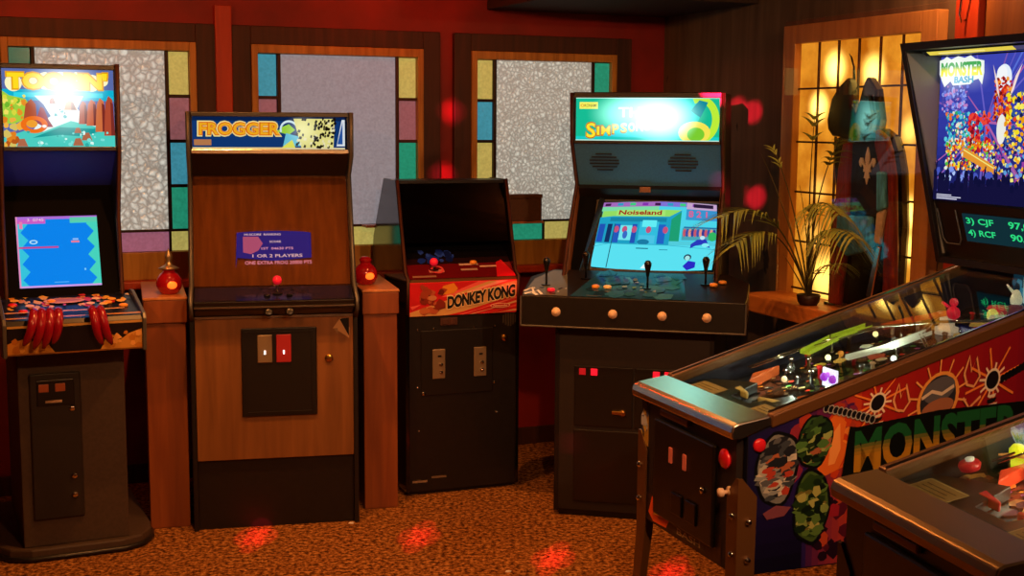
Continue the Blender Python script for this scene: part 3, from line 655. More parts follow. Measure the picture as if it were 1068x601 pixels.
a.ell(.2, .55, .04, .08, '#c08058').ell(.13, .16, .05, .09, '#b86a40').ell(.27, .3, .05, .08, '#7c2a1c')
a.text('DONKEY KONG', .335, .16, .985, .62, '#e8d0a0', .09, 0, .95, .31).text('DONKEY KONG', .34, .19, .98, .58, '#16181c', .05, 0, .95, .31)
a.ell(.84, .235, .095, .075, '#f0d8c0').ell(.84, .235, .088, .058, '#b82028').text('Nintendo', .775, .2, .905, .27, '#f0d8c0', .01)
a.build('apron_art', D, (-.252, -.0045, .822), (.504, 0, 0), (0, -.008, .148), 'print')
fpnl = MB().box(-.2, .14, -.003, .004, .46, .755).build('coin_door', 'blackmetal', D, .003)
for x, z, zz in ((-.118, .60, .60), (.078, .605, .6)):
    pt = MB().box(x-.03, x+.03, -.01, -.003, .535, .67).build('coin_plate', 'silverplate', fpnl, .004)
    for z2 in (.565, .6): MB().lathe([(.008, 0), (.008, .006), (0, .008)], (x+.008, -.01, z2), 12, (0, -1, 0)).build('coin_button', 'chrome', pt, smooth=True)
    MB().box(x-.006, x+.01, -.0125, -.01, .635, .642).build('coin_slit', 'blackplastic', pt)
m = MB(); m.box(-.07-.04, -.07+.04, -.006, .003, .775, .81); m.box(-.07-.03, -.07-.005, -.009, -.005, .78, .805); m.box(-.07+.005, -.07+.03, -.009, -.005, .78, .805); m.build('reject_plate', 'casing', D, .002)
MB().lathe([(.017, 0), (.017, .006), (.01, .011), (0, .011)], (.197, .0, .705), 16, (0, -1, 0)).build('lock', 'brass', D, smooth=True)
MB().lathe([(.01, 0), (.01, .006), (.006, .011), (0, .011)], (-.19, .0, .47), 12, (0, -1, 0)).build('hasp', 'chrome', D, smooth=True)
for x in (-.215, -.14, .05, .15): MB().sphere((x, -.002, .762), .005).build('bolt', 'chrome', D)
for x, z in ((-.215, .50), (.15, .50), (.16, .36), (-.21, .3)): MB().sphere((x, .002, z), .005).build('bolt', 'chrome', D)
m = MB()
for i in range(6):
    h = .012+.022*sin(pi*(i+.5)/6); m.box(.19+i*.012, .196+i*.012, .001, .0045, .79-h, .79+h)
m.build('speaker_grille', mat('dull grey grille', '#3a322c', .5), D)
a = Art(); a.rect(0, .2, .35, .4, '#8a7460').rect(.45, .5, .8, .7, '#6c5a4a').rect(.1, .42, .2, .5, '#5a4a3c').build('scuff', D, (-.24, .004, .05), (.2, 0, 0), (0, 0, .05), 'printmatt')

# ------------------------------------------------------------------ Simpsons cabinet
S = thing('arcade_cabinet', 'large black four-player arcade cabinet with turquoise marquee, cyan screen and wide control panel', 'arcade machine', (.5115, 5.345, 0), -13)
sp = [(.0, .02), (.0, .84), (.04, .99), (.12, 1.02), (.27, 1.24), (.42, 1.405), (.285, 1.595), (.27, 1.81), (.62, 1.81), (.80, 1.4), (.80, .02)]
side_panels(S, sp, .335, .019, 'black', sp[2:8], 'casing')
for s in (-1, 1): MB().prism([(.12, 1.03), (.26, 1.24), (.40, 1.40), (.46, 1.39), (.42, 1.05), (.3, .98)], s*.315, s*.3145).build('side_lining', 'woodinner', S)
MB().box(-.315, .315, .02, .78, 0, .03).build('plinth', 'black', S)
fd = MB().box(-.316, .316, .003, .022, .03, .86).build('front_panel', 'darkbrown', S)
d1 = MB().box(-.25, .0, -.004, .003, .40, .66).build('coin_door', 'blackmetal', S, .004)
d2 = MB().box(-.25, .27, -.004, .003, .07, .385).build('service_door', 'blackmetal', S, .004)
d3 = MB().box(.008, .27, -.004, .003, .40, .66).build('coin_door', 'blackmetal', S, .004)
for p, xs in ((d1, (-.215, -.165)), (d3, (.098, .146))):
    for x in xs: MB().box(x-.014, x+.014, -.012, -.004, .622, .65).build('coin_light', 'ledred' if x in (-.165, .098, .146) else mat('dim red coin light', '#a01020', .5, emit='#c01020', es=.4), p, .002)
hk = MB().lathe([(.014, 0), (.014, .012), (0, .014)], (-.04, -.004, .465), 14, (0, -1, 0)).build('lock', 'brass', fd, smooth=True)
MB().box(-.085, -.035, -.02, -.006, .46, .475).build('latch', 'brass', fd, .003)
MB().prism([(.62, 1.808), (.80, 1.4), (.80, .03), (.782, .03), (.782, 1.4), (.605, 1.79), (.29, 1.79), (.29, 1.808)], -.316, .316).build('back_panel', 'black', S)
mq = MB().box(-.316, .316, .288, .3, 1.6, 1.792).build('marquee', 'blackplastic', S)
m = MB(); m.box(-.318, .318, .272, .292, 1.788, 1.812); m.build('marquee_retainer', 'blackmetal', S, .003)
m = MB(); m.box(-.316, .316, .276, .292, 1.59, 1.604); m.build('marquee_retainer', 'blackmetal', S, .002)
a = Art('#16b890')
a.poly([(.2, 0), (.28, .5), (.45, .9), (.55, 1), (.9, 1), (.86, .5), (.75, .0)], '#20d0c8')
a.rect(0, 0, 1, .1, '#18c8c0').ell(.4, .2, .3, .12, '#30d8e0')
a.ring(.86, .5, .14, .55, .05, .16, '#b8e838', 26, -90, 110).ell(.83, .2, .11, .26, '#f0e050').ell(.84, .16, .06, .16, '#78c830').poly([(.8, .7), (.86, .95), (.92, .9), (.87, .55)], '#108898')
a.rect(.025, .74, .155, .9, '#f0f060').text('KONAMI', .06, .785, .145, .855, '#806010', .01).ring(.045, .82, .013, .035, .005, .013, '#e08020')
for ch, x, w, y, h in (('S', .075, .065, .07, .34), ('I', .15, .018, .13, .2), ('M', .182, .062, .14, .2), ('P', .26, .042, .17, .2), ('S', .32, .04, .2, .19), ('O', .375, .04, .23, .17), ('N', .43, .04, .25, .17), ('S', .485, .035, .27, .17)):
    a.text(ch, x-.006, y-.03, x+w+.006, y+h+.03, '#c07018', .05).text(ch, x, y, x+w, y+h, '#ffe030', .02)
a.text('THE', .3, .55, .52, .78, '#e8f040', .02)
for e in ((0, .0), (0, .985)): a.rect(0, e[1], 1, e[1]+.02, '#c8f0e0')
a.build('marquee_art', mq, (-.31, .288, 1.604), (.62, 0, 0), (0, 0, .184), art_lit('simpsons marquee', 1.05, (((.0, .288, 1.72), (.27, .4, .125), 2.2), ((.07, .288, 1.69), (.16, .3, .13), 1.8)), hc=(.42, 1., .85)), clip=True)
MB().slab((.285, 1.59), (.42, 1.405), -.316, .316, .015).build('speaker_board', 'bluegrey', S)
for cx in (-.19, .155):
    m = MB()
    for i in range(6):
        z = 1.545-i*.014; w = (.035, .055, .065, .065, .055, .035)[i]; y = .285+(1.59-z)*.73-.002; m.box(cx-w, cx+w, y-.004, y+.004, z-.0025, z+.0025)
    m.build('speaker_grille', 'blackplastic', S)
MB().prism([(.40, 1.39), (.42, 1.405), (.46, 1.37), (.43, 1.345)], -.316, .316).build('bezel_rail', 'blackmetal', S)
MB().box(-.04, .01, .392, .41, 1.375, 1.40).build('lock_plate', mat('old tin plate', '#8a6450', .4, .5), S, .002)
s1, s2 = (.20, 1.0), (.45, 1.385)
MB().slab(s1, s2, -.314, .314, .012).build('bezel', 'bezel', S)
def zz(z): return on(s1, s2, z)
# recessed monitor frame
m = MB()
O_, U_, V__ = Vector((-.228, zz(1.045)-.004, 1.045)), Vector((.558, 0, 0)), Vector((0, zz(1.335)-zz(1.045), .29))
a = Art('#4ad8e8')
def swarp(x, y):
    k = .055+(.055*y); xx = .03+x*.94; xx = xx+(.5-xx)*0+(-.02*(1-y)*(1 if x < .5 else -1))*0
    cx = 2*x-1; cy = 2*y-1
    X = .5+.46*cx*(1-.03*cy*cy); X -= .065*(1-y)*(1-X); Y = .5+.46*cy+.035*(1-cx*cx)*(cy if cy > 0 else cy*1.0)+.0
    return X, Y
a = Art()
for i in range(12):
    for j in range(8): a.rect(i/12, j/8, (i+1)/12, (j+1)/8, '#48cfe4')
for i in range(12): a.rect(i/12, 0, (i+1)/12, .36, '#58dcec')
a.rect(0, .86, .5, 1, '#78d8a0').rect(0, .93, .5, 1, '#a068b8').rect(.5, .93, .74, 1, '#7c70d0').rect(.74, .9, 1, 1, '#c0a0c8')
for i in range(9): a.rect(.02+i*.11, .94, .02+i*.11+.05, .98, ['#401848', '#2898c0', '#38c878', '#8030a8'][i % 4])
a.rect(.8, .93, .97, .985, '#281838')
a.poly([(.02, .74), (.02, .86), (.56, .88), (.7, .88), (.6, .78), (.1, .76)], '#90d860').rect(.14, .785, .56, .875, '#a0e070').text('Noiseland', .16, .80, .53, .87, '#a01818', .03)
a.poly([(.0, .36), (.0, .76), (.12, .78), (.6, .78), (.7, .88), (.7, .42), (.64, .36)], '#1c9cc0').rect(.1, .7, .58, .76, '#1680a0').poly([(.62, .4), (.62, .74), (.7, .86), (.7, .42)], '#1c9a70')
for x, w, c in ((.02, .05, '#2050b0'), (.09, .04, '#103060'), (.15, .05, '#2058b8'), (.3, .04, '#2050b0'), (.52, .06, '#2060c0')): a.rect(x, .38, x+w, .66, c)
a.rect(.2, .42, .3, .64, '#70e0e8').rect(.36, .36, .52, .7, '#30b8d8').rect(.38, .62, .5, .72, '#60e8f0').rect(.37, .38, .5, .5, '#48c0e0')
for x in (.17, .24, .32, .44, .58): a.ell(x, .58, .022, .05, '#c05078')
a.ell(.25, .5, .02, .06, '#3868c0').ell(.41, .4, .05, .04, '#1878a0').rect(.36, .3, .46, .315, '#186888').rect(.55, .29, .62, .3, '#1c7898')
a.rect(.74, .74, 1, .9, '#3890c8').text('8 2 1', .76, .78, .92, .88, '#d06090', .03).rect(.72, .44, 1, .62, '#48a0b0').rect(.73, .62, 1, .64, '#2868a0')
for i in range(12): a.ell(.74+.022*i, .55, .014, .06, ['#c05868', '#3850a8', '#e09080', '#303890'][i % 4])
a.ell(.97, .5, .035, .07, '#30b060').rect(.62, .36, 1, .42, '#50c8d8').line([(.14, .0), (.15, .66)], .012, '#20586c', 1.6).line([(.0, .3), (.13, .36), (.62, .36), (1, .3)], .008, '#38a8c0', 1.6)
a.poly([(.8, .38), (.85, .45), (.92, .46), (.96, .33), (.92, .34), (.9, .38), (.84, .36), (.8, .32)], '#2838b8').ell(.89, .48, .02, .03, '#b8e0f0').ell(.92, .37, .03, .03, '#80e8f0')
a.poly([(.76, .06), (.8, .14), (.86, .12), (.86, .04), (.8, .0)], '#2828c0').ell(.79, .19, .03, .045, '#183050').ell(.79, .18, .02, .035, '#a0e0e0').poly([(.42, .02), (.45, .09), (.49, .02)], '#d8f8f8')
a.build('screen', S, O_, U_, V__, art_lit('simpsons screen', 1.05, gloss=.03), warp=swarp)
m = MB(); # pale inner bevel round the tube
def fq(u0, v0, u1, v1, m, t=.01):
    for (a0, b0, a1, b1) in ((u0, v0, u1, v0), (u0, v1, u1, v1), (u0, v0, u0, v1), (u1, v0, u1, v1)):
        m.tube([tuple(O_+U_*a0+V__*b0), tuple(O_+U_*a1+V__*b1)], t, 6)
fq(.0, .0, 1., 1., m, .006); m.build('monitor_surround', 'rimgrey', S)
MB().quad((-.27, zz(1.03)-.05, 1.03), (-.222, zz(1.05)-.002, 1.05), (-.19, zz(1.34)-.002, 1.34), (-.215, zz(1.35)-.04, 1.35)).build('monitor_shroud', mat('glossy shroud', '#20262c', .15, spec=.9), S)
# wide control panel
plan = [(-.458, -.1), (.458, -.1), (.458, .06), (.34, .17), (-.34, .17), (-.395, .17), (-.458, .06)]
cpn = MB().prism([(-.46, -.1), (.46, -.1), (.465, -.06), (.465, .10), (.38, .19), (-.38, .19), (-.465, .10), (-.465, -.06)], .835, .965, 'z')
for v in cpn.bm.verts:
    if v.co.z > .9: v.co.z = .965+(v.co.y+.1)*.28
cpn = cpn.build('control_panel', 'black', S, .004)
m = MB(); m.tube([(-.463, -.102, .838), (.463, -.102, .838)], .004, 6); m.tube([(.463, -.102, .838), (.463, -.102, .962)], .004, 6); m.tube([(-.463, -.102, .838), (-.463, -.102, .962)], .004, 6)
m.build('edge_molding', 'rimgrey', cpn)
def stop(x, y): return .965+(y+.1)*.28
def sart(poly_, bg, name, extra=None, mt='printgloss'):
    a = Art(); a.poly(poly_, bg)
    if extra: extra(a)
    return a.build(name, cpn, (-.46, -.1, .9655), (.92, 0, 0), (0, .28, .0784), mt, clip=False)
def ex(a):
    a.blobs(.3, .1, .68, .9, ['#204c70', '#2c6890', '#3c80a8', '#18344c', '#286078'], 34, .13, 21, 3.2); a.blobs(.45, .2, .6, .7, ['#58783c', '#3c6c80', '#8098a0'], 10, .04, 22, 3.2)
sart([(.22, .02), (.31, .98), (.70, .98), (.74, .02)], '#1c486a', 'panel_art', ex)
def ex_glints(a):  # white lines and flecks paint the glints on the crinkled glossy panel
    a.line([(.0, .15), (.03, .28), (.05, .1), (.06, .2), (.09, .05)], .04, '#f0f0f0', 3.2).line([(.01, .05), (.04, .12), (.07, .02)], .05, '#e8ecec', 3.2)
    a.blobs(.03, .05, .2, .3, ['#d8dcdc', '#30302e'], 12, .03, 23, 3.2)
sart([(.005, .1), (.005, .02), (.21, .02), (.155, .95), (.09, .98), (.02, .62)], '#5c5e58', 'panel_art', ex_glints)
for x, y, k in ((-.38, .02, 1), (-.225, .1, 1), (.05, .02, 1), (.285, .08, 1)): joystick(S, x, y, stop(x, y)-.002, 'blackplastic', .095)
for x, y, c in ((-.345, -.05, 'pinkred'), (-.165, .0, 'orangebtn'), (-.115, .0, 'yellow'), (.32, .06, 'orangebtn'), (.355, .09, 'orangebtn')):
    MB().button((x, y, stop(x, y)), .017, .014).build('button', c, S, smooth=True)
for x in (-.313, -.076, .127, .308): MB().lathe([(.019, 0), (.019, .005), (.013, .006), (.012, .012), (0, .012)], (x, -.1, .9), 18, (0, -1, 0)).build('start_button', 'whitebtn', S, smooth=True)
MB().box(-.19, -.125, -.085, -.075, .9695, .9725).build('instruction_strip', 'rimgrey', S)

# ------------------------------------------------------------------ pedestals and oil lamps
def pedestal(label, loc, rz, w):
    t = thing('wooden_pedestal', label, 'pedestal', loc, rz, 'wooden pedestals either side of the wood-fronted cabinet')
    MB().box(-w/2+.006, w/2-.006, .012, .54, 0, .86).build('post', 'pedwood', t, .004)
    MB().box(-w/2, w/2, 0, .55, .86, .955).build('cap', 'pedwood', t, .004)
    MB().box(-w/2-.002, w/2+.002, -.003, .553, .955, .967).build('top_board', 'pedtop', t, .003)
    return t
pedestal('reddish wooden pedestal between the blue-screen cabinet and the wood-fronted cabinet', (-1.405, 5.19, 0), 16.6, .172)
pedestal('reddish wooden pedestal between the wood-fronted cabinet and the small black cabinet', (-.561, 5.485, 0), 15., .158)
M['redglass'] = mat('red lamp glass', '#8c0c14', .12, coat=.6, emit='#ff1010', es=.06)
M['flame'] = mat('flame glow', '#ff7a20', .5, emit='#ff5a18', es=2.2)
def lamp(label, loc, finial):
    t = thing('oil_lamp', label, 'lamp', loc, 16.6, 'red glass lamps on the pedestals'); t.scale = (1.15, 1.15, 1.15)
    MB().lathe([(.024, 0), (.034, .005), (.044, .024), (.046, .04), (.042, .058), (.031, .073), (.021, .080), (.021, .086)], (0, 0, 0), 24).build('lamp_shade', 'redglass', t, smooth=True)
    MB().sphere((.008, -.040, .036), .014, (1.3, .8, 1), 12).build('flame', 'flame', t, smooth=True)
    if finial:
        MB().lathe([(.022, 0), (.03, .004), (.038, .007), (.026, .012), (.012, .02), (.008, .035), (.013, .042), (.012, .055), (.004, .07), (0, .08)], (0, 0, .086), 18).build('cap', 'silverplate', t, smooth=True)
    else: MB().lathe([(.022, 0), (.024, .01), (.016, .02), (0, .022)], (0, 0, .086), 18).build('cap', 'redglass', t, smooth=True)
lamp('red glass oil lamp with a metal cap and finial, beside the blue-screen cabinet', (-1.415, 5.30, .967), True)
lamp('red glass oil lamp without a tall finial, partly behind the wood-fronted cabinet', (-.645, 5.66, .967), False)

sh = thing('wall_shelf', 'narrow wooden shelf across the windows behind the small black cabinet', 'shelf', W(-1.22, -.046, 1.172), TW)
MB().box(-.47, .47, -.075, 0, 0, .012).build('board', 'pedtop', sh, .002)
for x in (-.3, .3): MB().prism([(-.06, 0), (-.005, 0), (-.005, -.05)], x-.006, x+.006).build('bracket', 'lead', sh)
bx = thing('storage_box', 'low brown box on the narrow shelf behind the small black cabinet', 'box', W(-1.16, -.085, 1.184), TW)
MB().box(-.41, .40, -.03, .03, 0, .115).build('body', 'board', bx, .003)
MB().box(-.413, .403, -.033, .033, .115, .135).build('lid', 'board', bx, .003)

# ------------------------------------------------------------------ pinball machines
def zt(y): return .93+.285*y
def pinball(label, loc, rz, kind):
    t = thing('pinball_machine', label, 'pinball machine', loc, rz)
    hw = .28; Lc = 1.32; bot = .545
    side = [(0.02, bot), (0.02, .925), (1.10, zt(1.10)-.01), (Lc, zt(1.1)-.01), (Lc, bot)]
    for s in (-1, 1): MB().prism(side, s*hw, s*(hw-.019)).build('side_panel', 'black' if kind == 'q' else 'navy', t, .002)
    MB().box(-hw+.019, hw-.019, .0, .02, bot, .9).build('front_panel', 'darkbrown' if kind == 'p' else 'black', t)
    MB().box(-hw+.019, hw-.019, Lc-.02, Lc, bot, zt(1.1)-.01).build('back_panel', 'black', t)
    MB().box(-hw+.019, hw-.019, .02, Lc-.02, bot, bot+.015).build('floor_panel', 'black', t)
    # lock bar
    lb = MB().prism([(-.03, .920), (-.024, .936), (-.01, .942), (.078, .9545), (.086, .950), (.086, .93), (-.0, .90), (-.028, .902)], -hw-.004, hw+.004).build('lock_bar', 'steel' if kind == 'p' else 'tansteel', t, .004)
    # rails
    for s in (-1, 1):
        x0, x1 = (s*(hw-.022), s*(hw+.008)); 
        MB().prism([(.085, zt(.085)-.03), (.085, zt(.085)+.004), (1.12, zt(1.12)+.004), (1.12, zt(1.12)-.03)], min(x0, x1), max(x0, x1)).build('side_rail', 'bronze', t, .004)
        MB().tube([(s*(hw-.018), .088, zt(.088)+.005), (s*(hw-.018), 1.08, zt(1.08)+.005)], .0035, 6).build('glass_channel', 'chrome', t)
    MB().prism([(.085, zt(.085)-.004), (.085, zt(.085)-.0), (1.10, zt(1.1)-.0), (1.1, zt(1.1)-.004)], -hw+.024, hw-.024).build('table_glass', 'tableglass', t)
    # playfield
    pz = lambda y: .872+.205*y
    pf = MB().prism([(.04, pz(.04)-.012), (.04, pz(.04)), (1.26, pz(1.26)), (1.26, pz(1.26)-.012)], -hw+.02, hw-.02).build('playfield', 'blackgloss', t)
    a = Art('#1c1a18'); sd = 31 if kind == 'p' else 47
    cols = ['#2a2c30', '#3c2c20', '#503020', '#203828', '#382838', '#6a5038', '#182028'] if kind == 'p' else ['#b07030', '#80401c', '#c89850', '#582a18', '#3a2a20', '#d8b070', '#701c20']
    a.blobs(.02, .12, .98, .98, cols, 420, .018, sd, .45)
    a.blobs(.1, .2, .95, .95, ['#f0e0a0', '#e04030', '#50b050', '#f0a030', '#b060c0', '#e0e0e0'], 150, .007, sd+1, .45)
    for k in range(7): a.ell(.5+.3*cos(k*.9), .3+.2*sin(k*.9), .03, .014, ['#ffe060', '#ff8030', '#ffffff'][k % 3])
    a.build('playfield_art', pf, (-hw+.021, .04, pz(.04)), (2*hw-.042, 0, 0), (0, 1.22, .25), 'printgloss')
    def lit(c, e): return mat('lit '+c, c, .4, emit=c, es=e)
    def at(x, y, h=0): return (x, y, pz(y)+h)
    # apron with instruction cards
    ap = MB().prism([(-.258, .05), (.258, .05), (.258, .20), (.09, .27), (.05, .16), (-.05, .16), (-.09, .27), (-.258, .20)], 0, .028, 'z')
    for v in ap.bm.verts: v.co.z += pz(v.co.y)+.002
    ap = ap.build('apron', 'blackmetal', t, .003)
    for s in (-1, 1):
        cx = s*.165; c = Art('#b8a080' if kind == 'p' else '#a89068'); c.rect(.03, .05, .97, .95, '#8c7048' if kind == 'q' else '#c0a078')
        for i in range(5): c.rect(.12, .2+i*.14, .88-.1*(i % 2), .23+i*.14, '#4a3420')
        c.build('instruction_card', ap, (cx-.068, .09, pz(.09)+.031), (.136, 0, 0), (0, .09, .0185), 'printmatt')
    # flippers, slings, posts
    for s in (-1, 1):
        f = MB().prism([(s*.10, .20), (s*.105, .222), (s*.03, .205), (s*.028, .197)], 0, .02, 'z')
        for v in f.bm.verts: v.co.z += pz(v.co.y)+.012
        f.build('flipper', 'yellow' if kind == 'p' else 'red', t, .004)
        g = MB().prism([(s*.12, .26), (s*.17, .30), (s*.17, .39)], 0, .03, 'z')
        for v in g.bm.verts: v.co.z += pz(v.co.y)+.004
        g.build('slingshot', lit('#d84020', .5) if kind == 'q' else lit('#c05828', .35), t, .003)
    rq = random.Random(5 if kind == 'p' else 8)
    for k in range(26):
        x, y, h = rq.uniform(-.24, .24), rq.uniform(.3, 1.08), rq.uniform(.02, .045)
        MB().lathe([(.006, 0), (.006, h*.7), (.009, h*.75), (.009, h*.9), (.005, h), (0, h)], at(x, y), 8).build('star_post', rq.choice(['chrome', 'chrome', 'whitebtn', 'red', 'orangebtn']), t, smooth=True)
    for k in range(9):
        x, y = rq.uniform(-.22, .2), rq.uniform(.32, 1.0); a_ = rq.uniform(0, 6.28); w_ = rq.uniform(.018, .04); q = MB()
        q.prism([(x+w_*rq.uniform(.6, 1.2)*cos(a_+i*2*pi/5), y+w_*rq.uniform(.6, 1.3)*sin(a_+i*2*pi/5)) for i in range(5)], 0, .002, 'z')
        for v in q.bm.verts: v.co.z += pz(v.co.y)+.034
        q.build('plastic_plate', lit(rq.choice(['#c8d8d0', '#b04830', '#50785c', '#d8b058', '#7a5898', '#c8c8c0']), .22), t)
    def wire(pts, r=.0028, name='wire_ramp'): MB().tube([at(*p) for p in pts], r, 6).build(name, 'chrome', t, smooth=True)
    for dx in (0, .018): wire([(-.2+dx, .30, .045), (-.205+dx, .5, .055), (-.15+dx, .7, .07), (-.02+dx, .82, .075), (.1+dx, .9, .075), (.12+dx, 1.0, .07)])
    for dx in (0, .018): wire([(.17+dx, .28, .045), (.19+dx, .5, .055), (.14+dx, .66, .06), (.0+dx, .74, .065), (-.1+dx, .88, .07)])
    for (x, y, c, e) in ((-.12, .52, '#ffe9b0', 3.), (.02, .43, '#ffffff', 3.5), (.12, .36, '#fff4d0', 4.), (.2, .56, '#ffffff', 3.), (-.2, .74, '#ffd890', 2.5), (.05, .62, '#ffffff', 2.5), (.22, .42, '#ffffff', 3.), (-.05, .33, '#ffd0a0', 1.5), (.2, .78, '#fff0d0', 2.5)):
        MB().sphere(at(x, y, .03), .0085).build('lamp_bulb', lit(c, e), t)
    for (x, y, h) in ((-.16, .42, .05), (-.09, .36, .045), (.07, .50, .05), (.15, .47, .05), (-.22, .6, .06), (-.02, .68, .06), (.22, .66, .05), (-.13, .78, .06), (.06, .84, .06)):
        MB().lathe([(.008, 0), (.008, h*.2), (.004, h*.25), (.004, h*.8), (.008, h*.85), (.008, h), (0, h)], at(x, y), 10).build('post', 'chrome', t, smooth=True)
    for (x, y, c) in ((-.1, .92, '#e0d0c0'), (.07, .97, '#d0c0b0'), (-.02, 1.04, '#e02828')):
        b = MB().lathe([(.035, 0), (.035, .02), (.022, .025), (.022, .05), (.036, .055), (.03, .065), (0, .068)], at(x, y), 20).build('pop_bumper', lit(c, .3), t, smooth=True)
    if kind == 'p':
        def ramp(name, pts, w, m_, h0=.03):
            q = MB()
            for (x0, y0, z0), (x1, y1, z1) in zip(pts, pts[1:]):
                d = Vector((x1-x0, y1-y0, 0)).normalized(); n = Vector((-d.y, d.x, 0))*w/2
                A, B = Vector(at(x0, y0, z0)), Vector(at(x1, y1, z1)); up = Vector((0, 0, .012))
                q.quad(A-n, A+n, B+n, B-n); q.quad(A-n, B-n, B-n+up, A-n+up); q.quad(A+n, B+n, B+n+up, A+n+up)
            return q.build(name, m_, t)
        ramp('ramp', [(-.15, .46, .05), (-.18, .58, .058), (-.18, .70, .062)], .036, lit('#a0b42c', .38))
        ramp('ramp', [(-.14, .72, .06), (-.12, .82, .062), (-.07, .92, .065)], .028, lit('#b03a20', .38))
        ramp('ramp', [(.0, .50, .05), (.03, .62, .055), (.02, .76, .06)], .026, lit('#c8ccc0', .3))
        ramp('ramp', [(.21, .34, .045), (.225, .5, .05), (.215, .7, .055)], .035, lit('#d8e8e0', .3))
        m = MB(); m.box(.03, .1, .40, .405, pz(.4)+.01, pz(.4)+.062); m.build('lit_target', lit('#e8d8ff', 1.6), t, .003)
        for x in (.045, .085): MB().sphere((x, .397, pz(.4)+.036), .012).build('target_lens', lit('#a030d0', 1.2), t)
        MB().sphere(at(.06, .397, .045), .008).build('target_lens', lit('#c060f0', 1.2), t)
        m = MB(); m.sphere(at(-.05, .90, .075), .02); m.sphere(at(-.05, .90, .107), .013); m.tube([at(-.07, .9, .09), at(-.10, .9, .1)], .005, 6); m.build('red_toy', lit('#e01838', .5), t, smooth=True)
        m = MB(); m.lathe([(.02, 0), (.026, .015), (.02, .03), (0, .034)], at(.06, 1.03, .05), 14); m.build('maroon_toy', lit('#701828', .3), t, smooth=True)
        m = MB(); m.lathe([(.016, 0), (.018, .015), (.01, .035), (.006, .04), (0, .042)], at(.06, 1.03, .085), 12); m.tube([at(.05, 1.03, .115), at(.03, 1.02, .14)], [.005, .002], 6); m.build('white_toy', lit('#e8dcc0', .5), t, smooth=True)
        MB().sphere(at(-.0, 1.0, .05), .017, (1, 1, 1.2)).build('yellow_toy', lit('#e8d060', .6), t, smooth=True)
        # blue lit castle plastic at the back
        a = Art('#16384c'); a.blobs(.0, 0, 1, 1, ['#1e5a78', '#3a8cb0', '#0c2030', '#78c0d8', '#10283c'], 60, .12, 51, 3); a.ell(.5, .5, .13, .3, '#d8f4ff').ell(.78, .3, .08, .25, '#a8e0f4').rect(.85, .1, .9, .9, '#081018').rect(.15, .3, .2, .95, '#c0d0d8')
        a.build('back_plastic', t, (-.1, 1.16, pz(1.16)+.005), (.34, 0, 0), (0, 0, .12), art_lit('castle plastic', .9))
    else:
        MB().prism([(-.22, .33), (-.12, .42), (-.2, .62)], pz(.4)+.03, pz(.4)+.034, 'z').build('clear_plastic', lit('#f0a050', .35), t)
        for i, (x, y) in enumerate(((-.21, .37), (-.15, .45), (-.10, .36), (-.03, .44))):
            MB().lathe([(.012, 0), (.014, .03), (.018, .034), (.018, .05), (.01, .06), (0, .062)], at(x, y), 14).build('drop_post', lit(['#e8e020', '#f8f0d0', '#d02828', '#e8e8e0'][i], .9), t, smooth=True)
        m = MB()
        for k in range(6): m.tube([at(-.12, .62, .06), at(-.12+.06*cos(k*1.05), .62+.06*sin(k*1.05), .09)], [.012, .001], 6)
        m.build('spiky_toy', lit('#e8e018', 1.), t)
        m = MB(); m.lathe([(.021, 0), (.024, .01), (.021, .016), (0, .018)], at(-.215, .26, .035), 18, (0, -.3, 1)); m.build('round_toy', lit('#b01c20', .35), t, smooth=True)
        MB().lathe([(.009, 0), (.010, .005), (0, .007)], at(-.215, .258, .054), 14, (0, -.3, 1)).build('toy_cap', lit('#e8e0d0', .4), t, smooth=True)
        a = Art('#503cc0'); a.blobs(0, 0, 1, 1, ['#3028a0', '#8890f0', '#c8d0ff', '#181850', '#f0e040'], 50, .12, 61, 3)
        a.build('back_plastic', t, (-.2, .86, pz(.86)+.02), (.4, 0, 0), (0, 0, .13), art_lit('violet plastic', .7))
    for (x, y, e) in ((-.05, .35, .45), (.05, .62, .5), (-.05, .9, .5)):
        l = bpy.data.lights.new('gi', 'POINT'); l.energy = e*(1.7 if kind == 'p' else 2.); l.color = (1, .86, .62) if kind == 'q' else (1, .95, .8); l.shadow_soft_size = .012
        o = bpy.data.objects.new('playfield_lamp', l); COL.objects.link(o); o.parent = t; o.location = (x, y, zt(y)-.02)
    # legs
    for sx in (-1, 1):
        for fr_ in (0, 1):
            y0 = -.006 if fr_ == 0 else Lc+.006; dy = 1 if fr_ == 0 else -1; off = .05*dy
            zt_ = .80 if fr_ == 0 else .86
            q = MB(); X = sx*(hw+.004); w_ = .055
            def ring(z, y, w): return [(X, y, z), (X-sx*w, y, z), (X-sx*w, y+dy*.004, z), (X-sx*.004, y+dy*.004, z), (X-sx*.004, y+dy*w, z), (X, y+dy*w, z)]
            rs = [ring(zt_, y0, .012), ring(zt_-.05, y0, w_), ring(.5, y0, w_*.95), ring(.10, y0-off*.5, .03), ring(.06, y0-off*.6, .022)]
            vv = [[q.bm.verts.new(p) for p in r] for r in rs]
            for A, B in zip(vv, vv[1:]):
                for i in range(6): q._f([A[i], A[(i+1) % 6], B[(i+1) % 6], B[i]])
            q._f(vv[0]); q._f(vv[-1])
            lg = q.build('leg', 'bronze' if kind == 'p' else 'black', t)
            for z in (.70, .60):
                MB().sphere((X-sx*.02, y0-dy*.003, z), .009).build('leg_bolt', 'chrome', lg, smooth=True)
                MB().sphere((X+sx*.003, y0+dy*.03, z-.012), .009).build('leg_bolt', 'chrome', lg, smooth=True)
            MB().lathe([(.03, 0), (.028, .012), (.008, .018), (.008, .07), (0, .07)], (X-sx*.015, y0-off*.6+dy*.012, 0), 14).build('leveler', 'steel', lg)
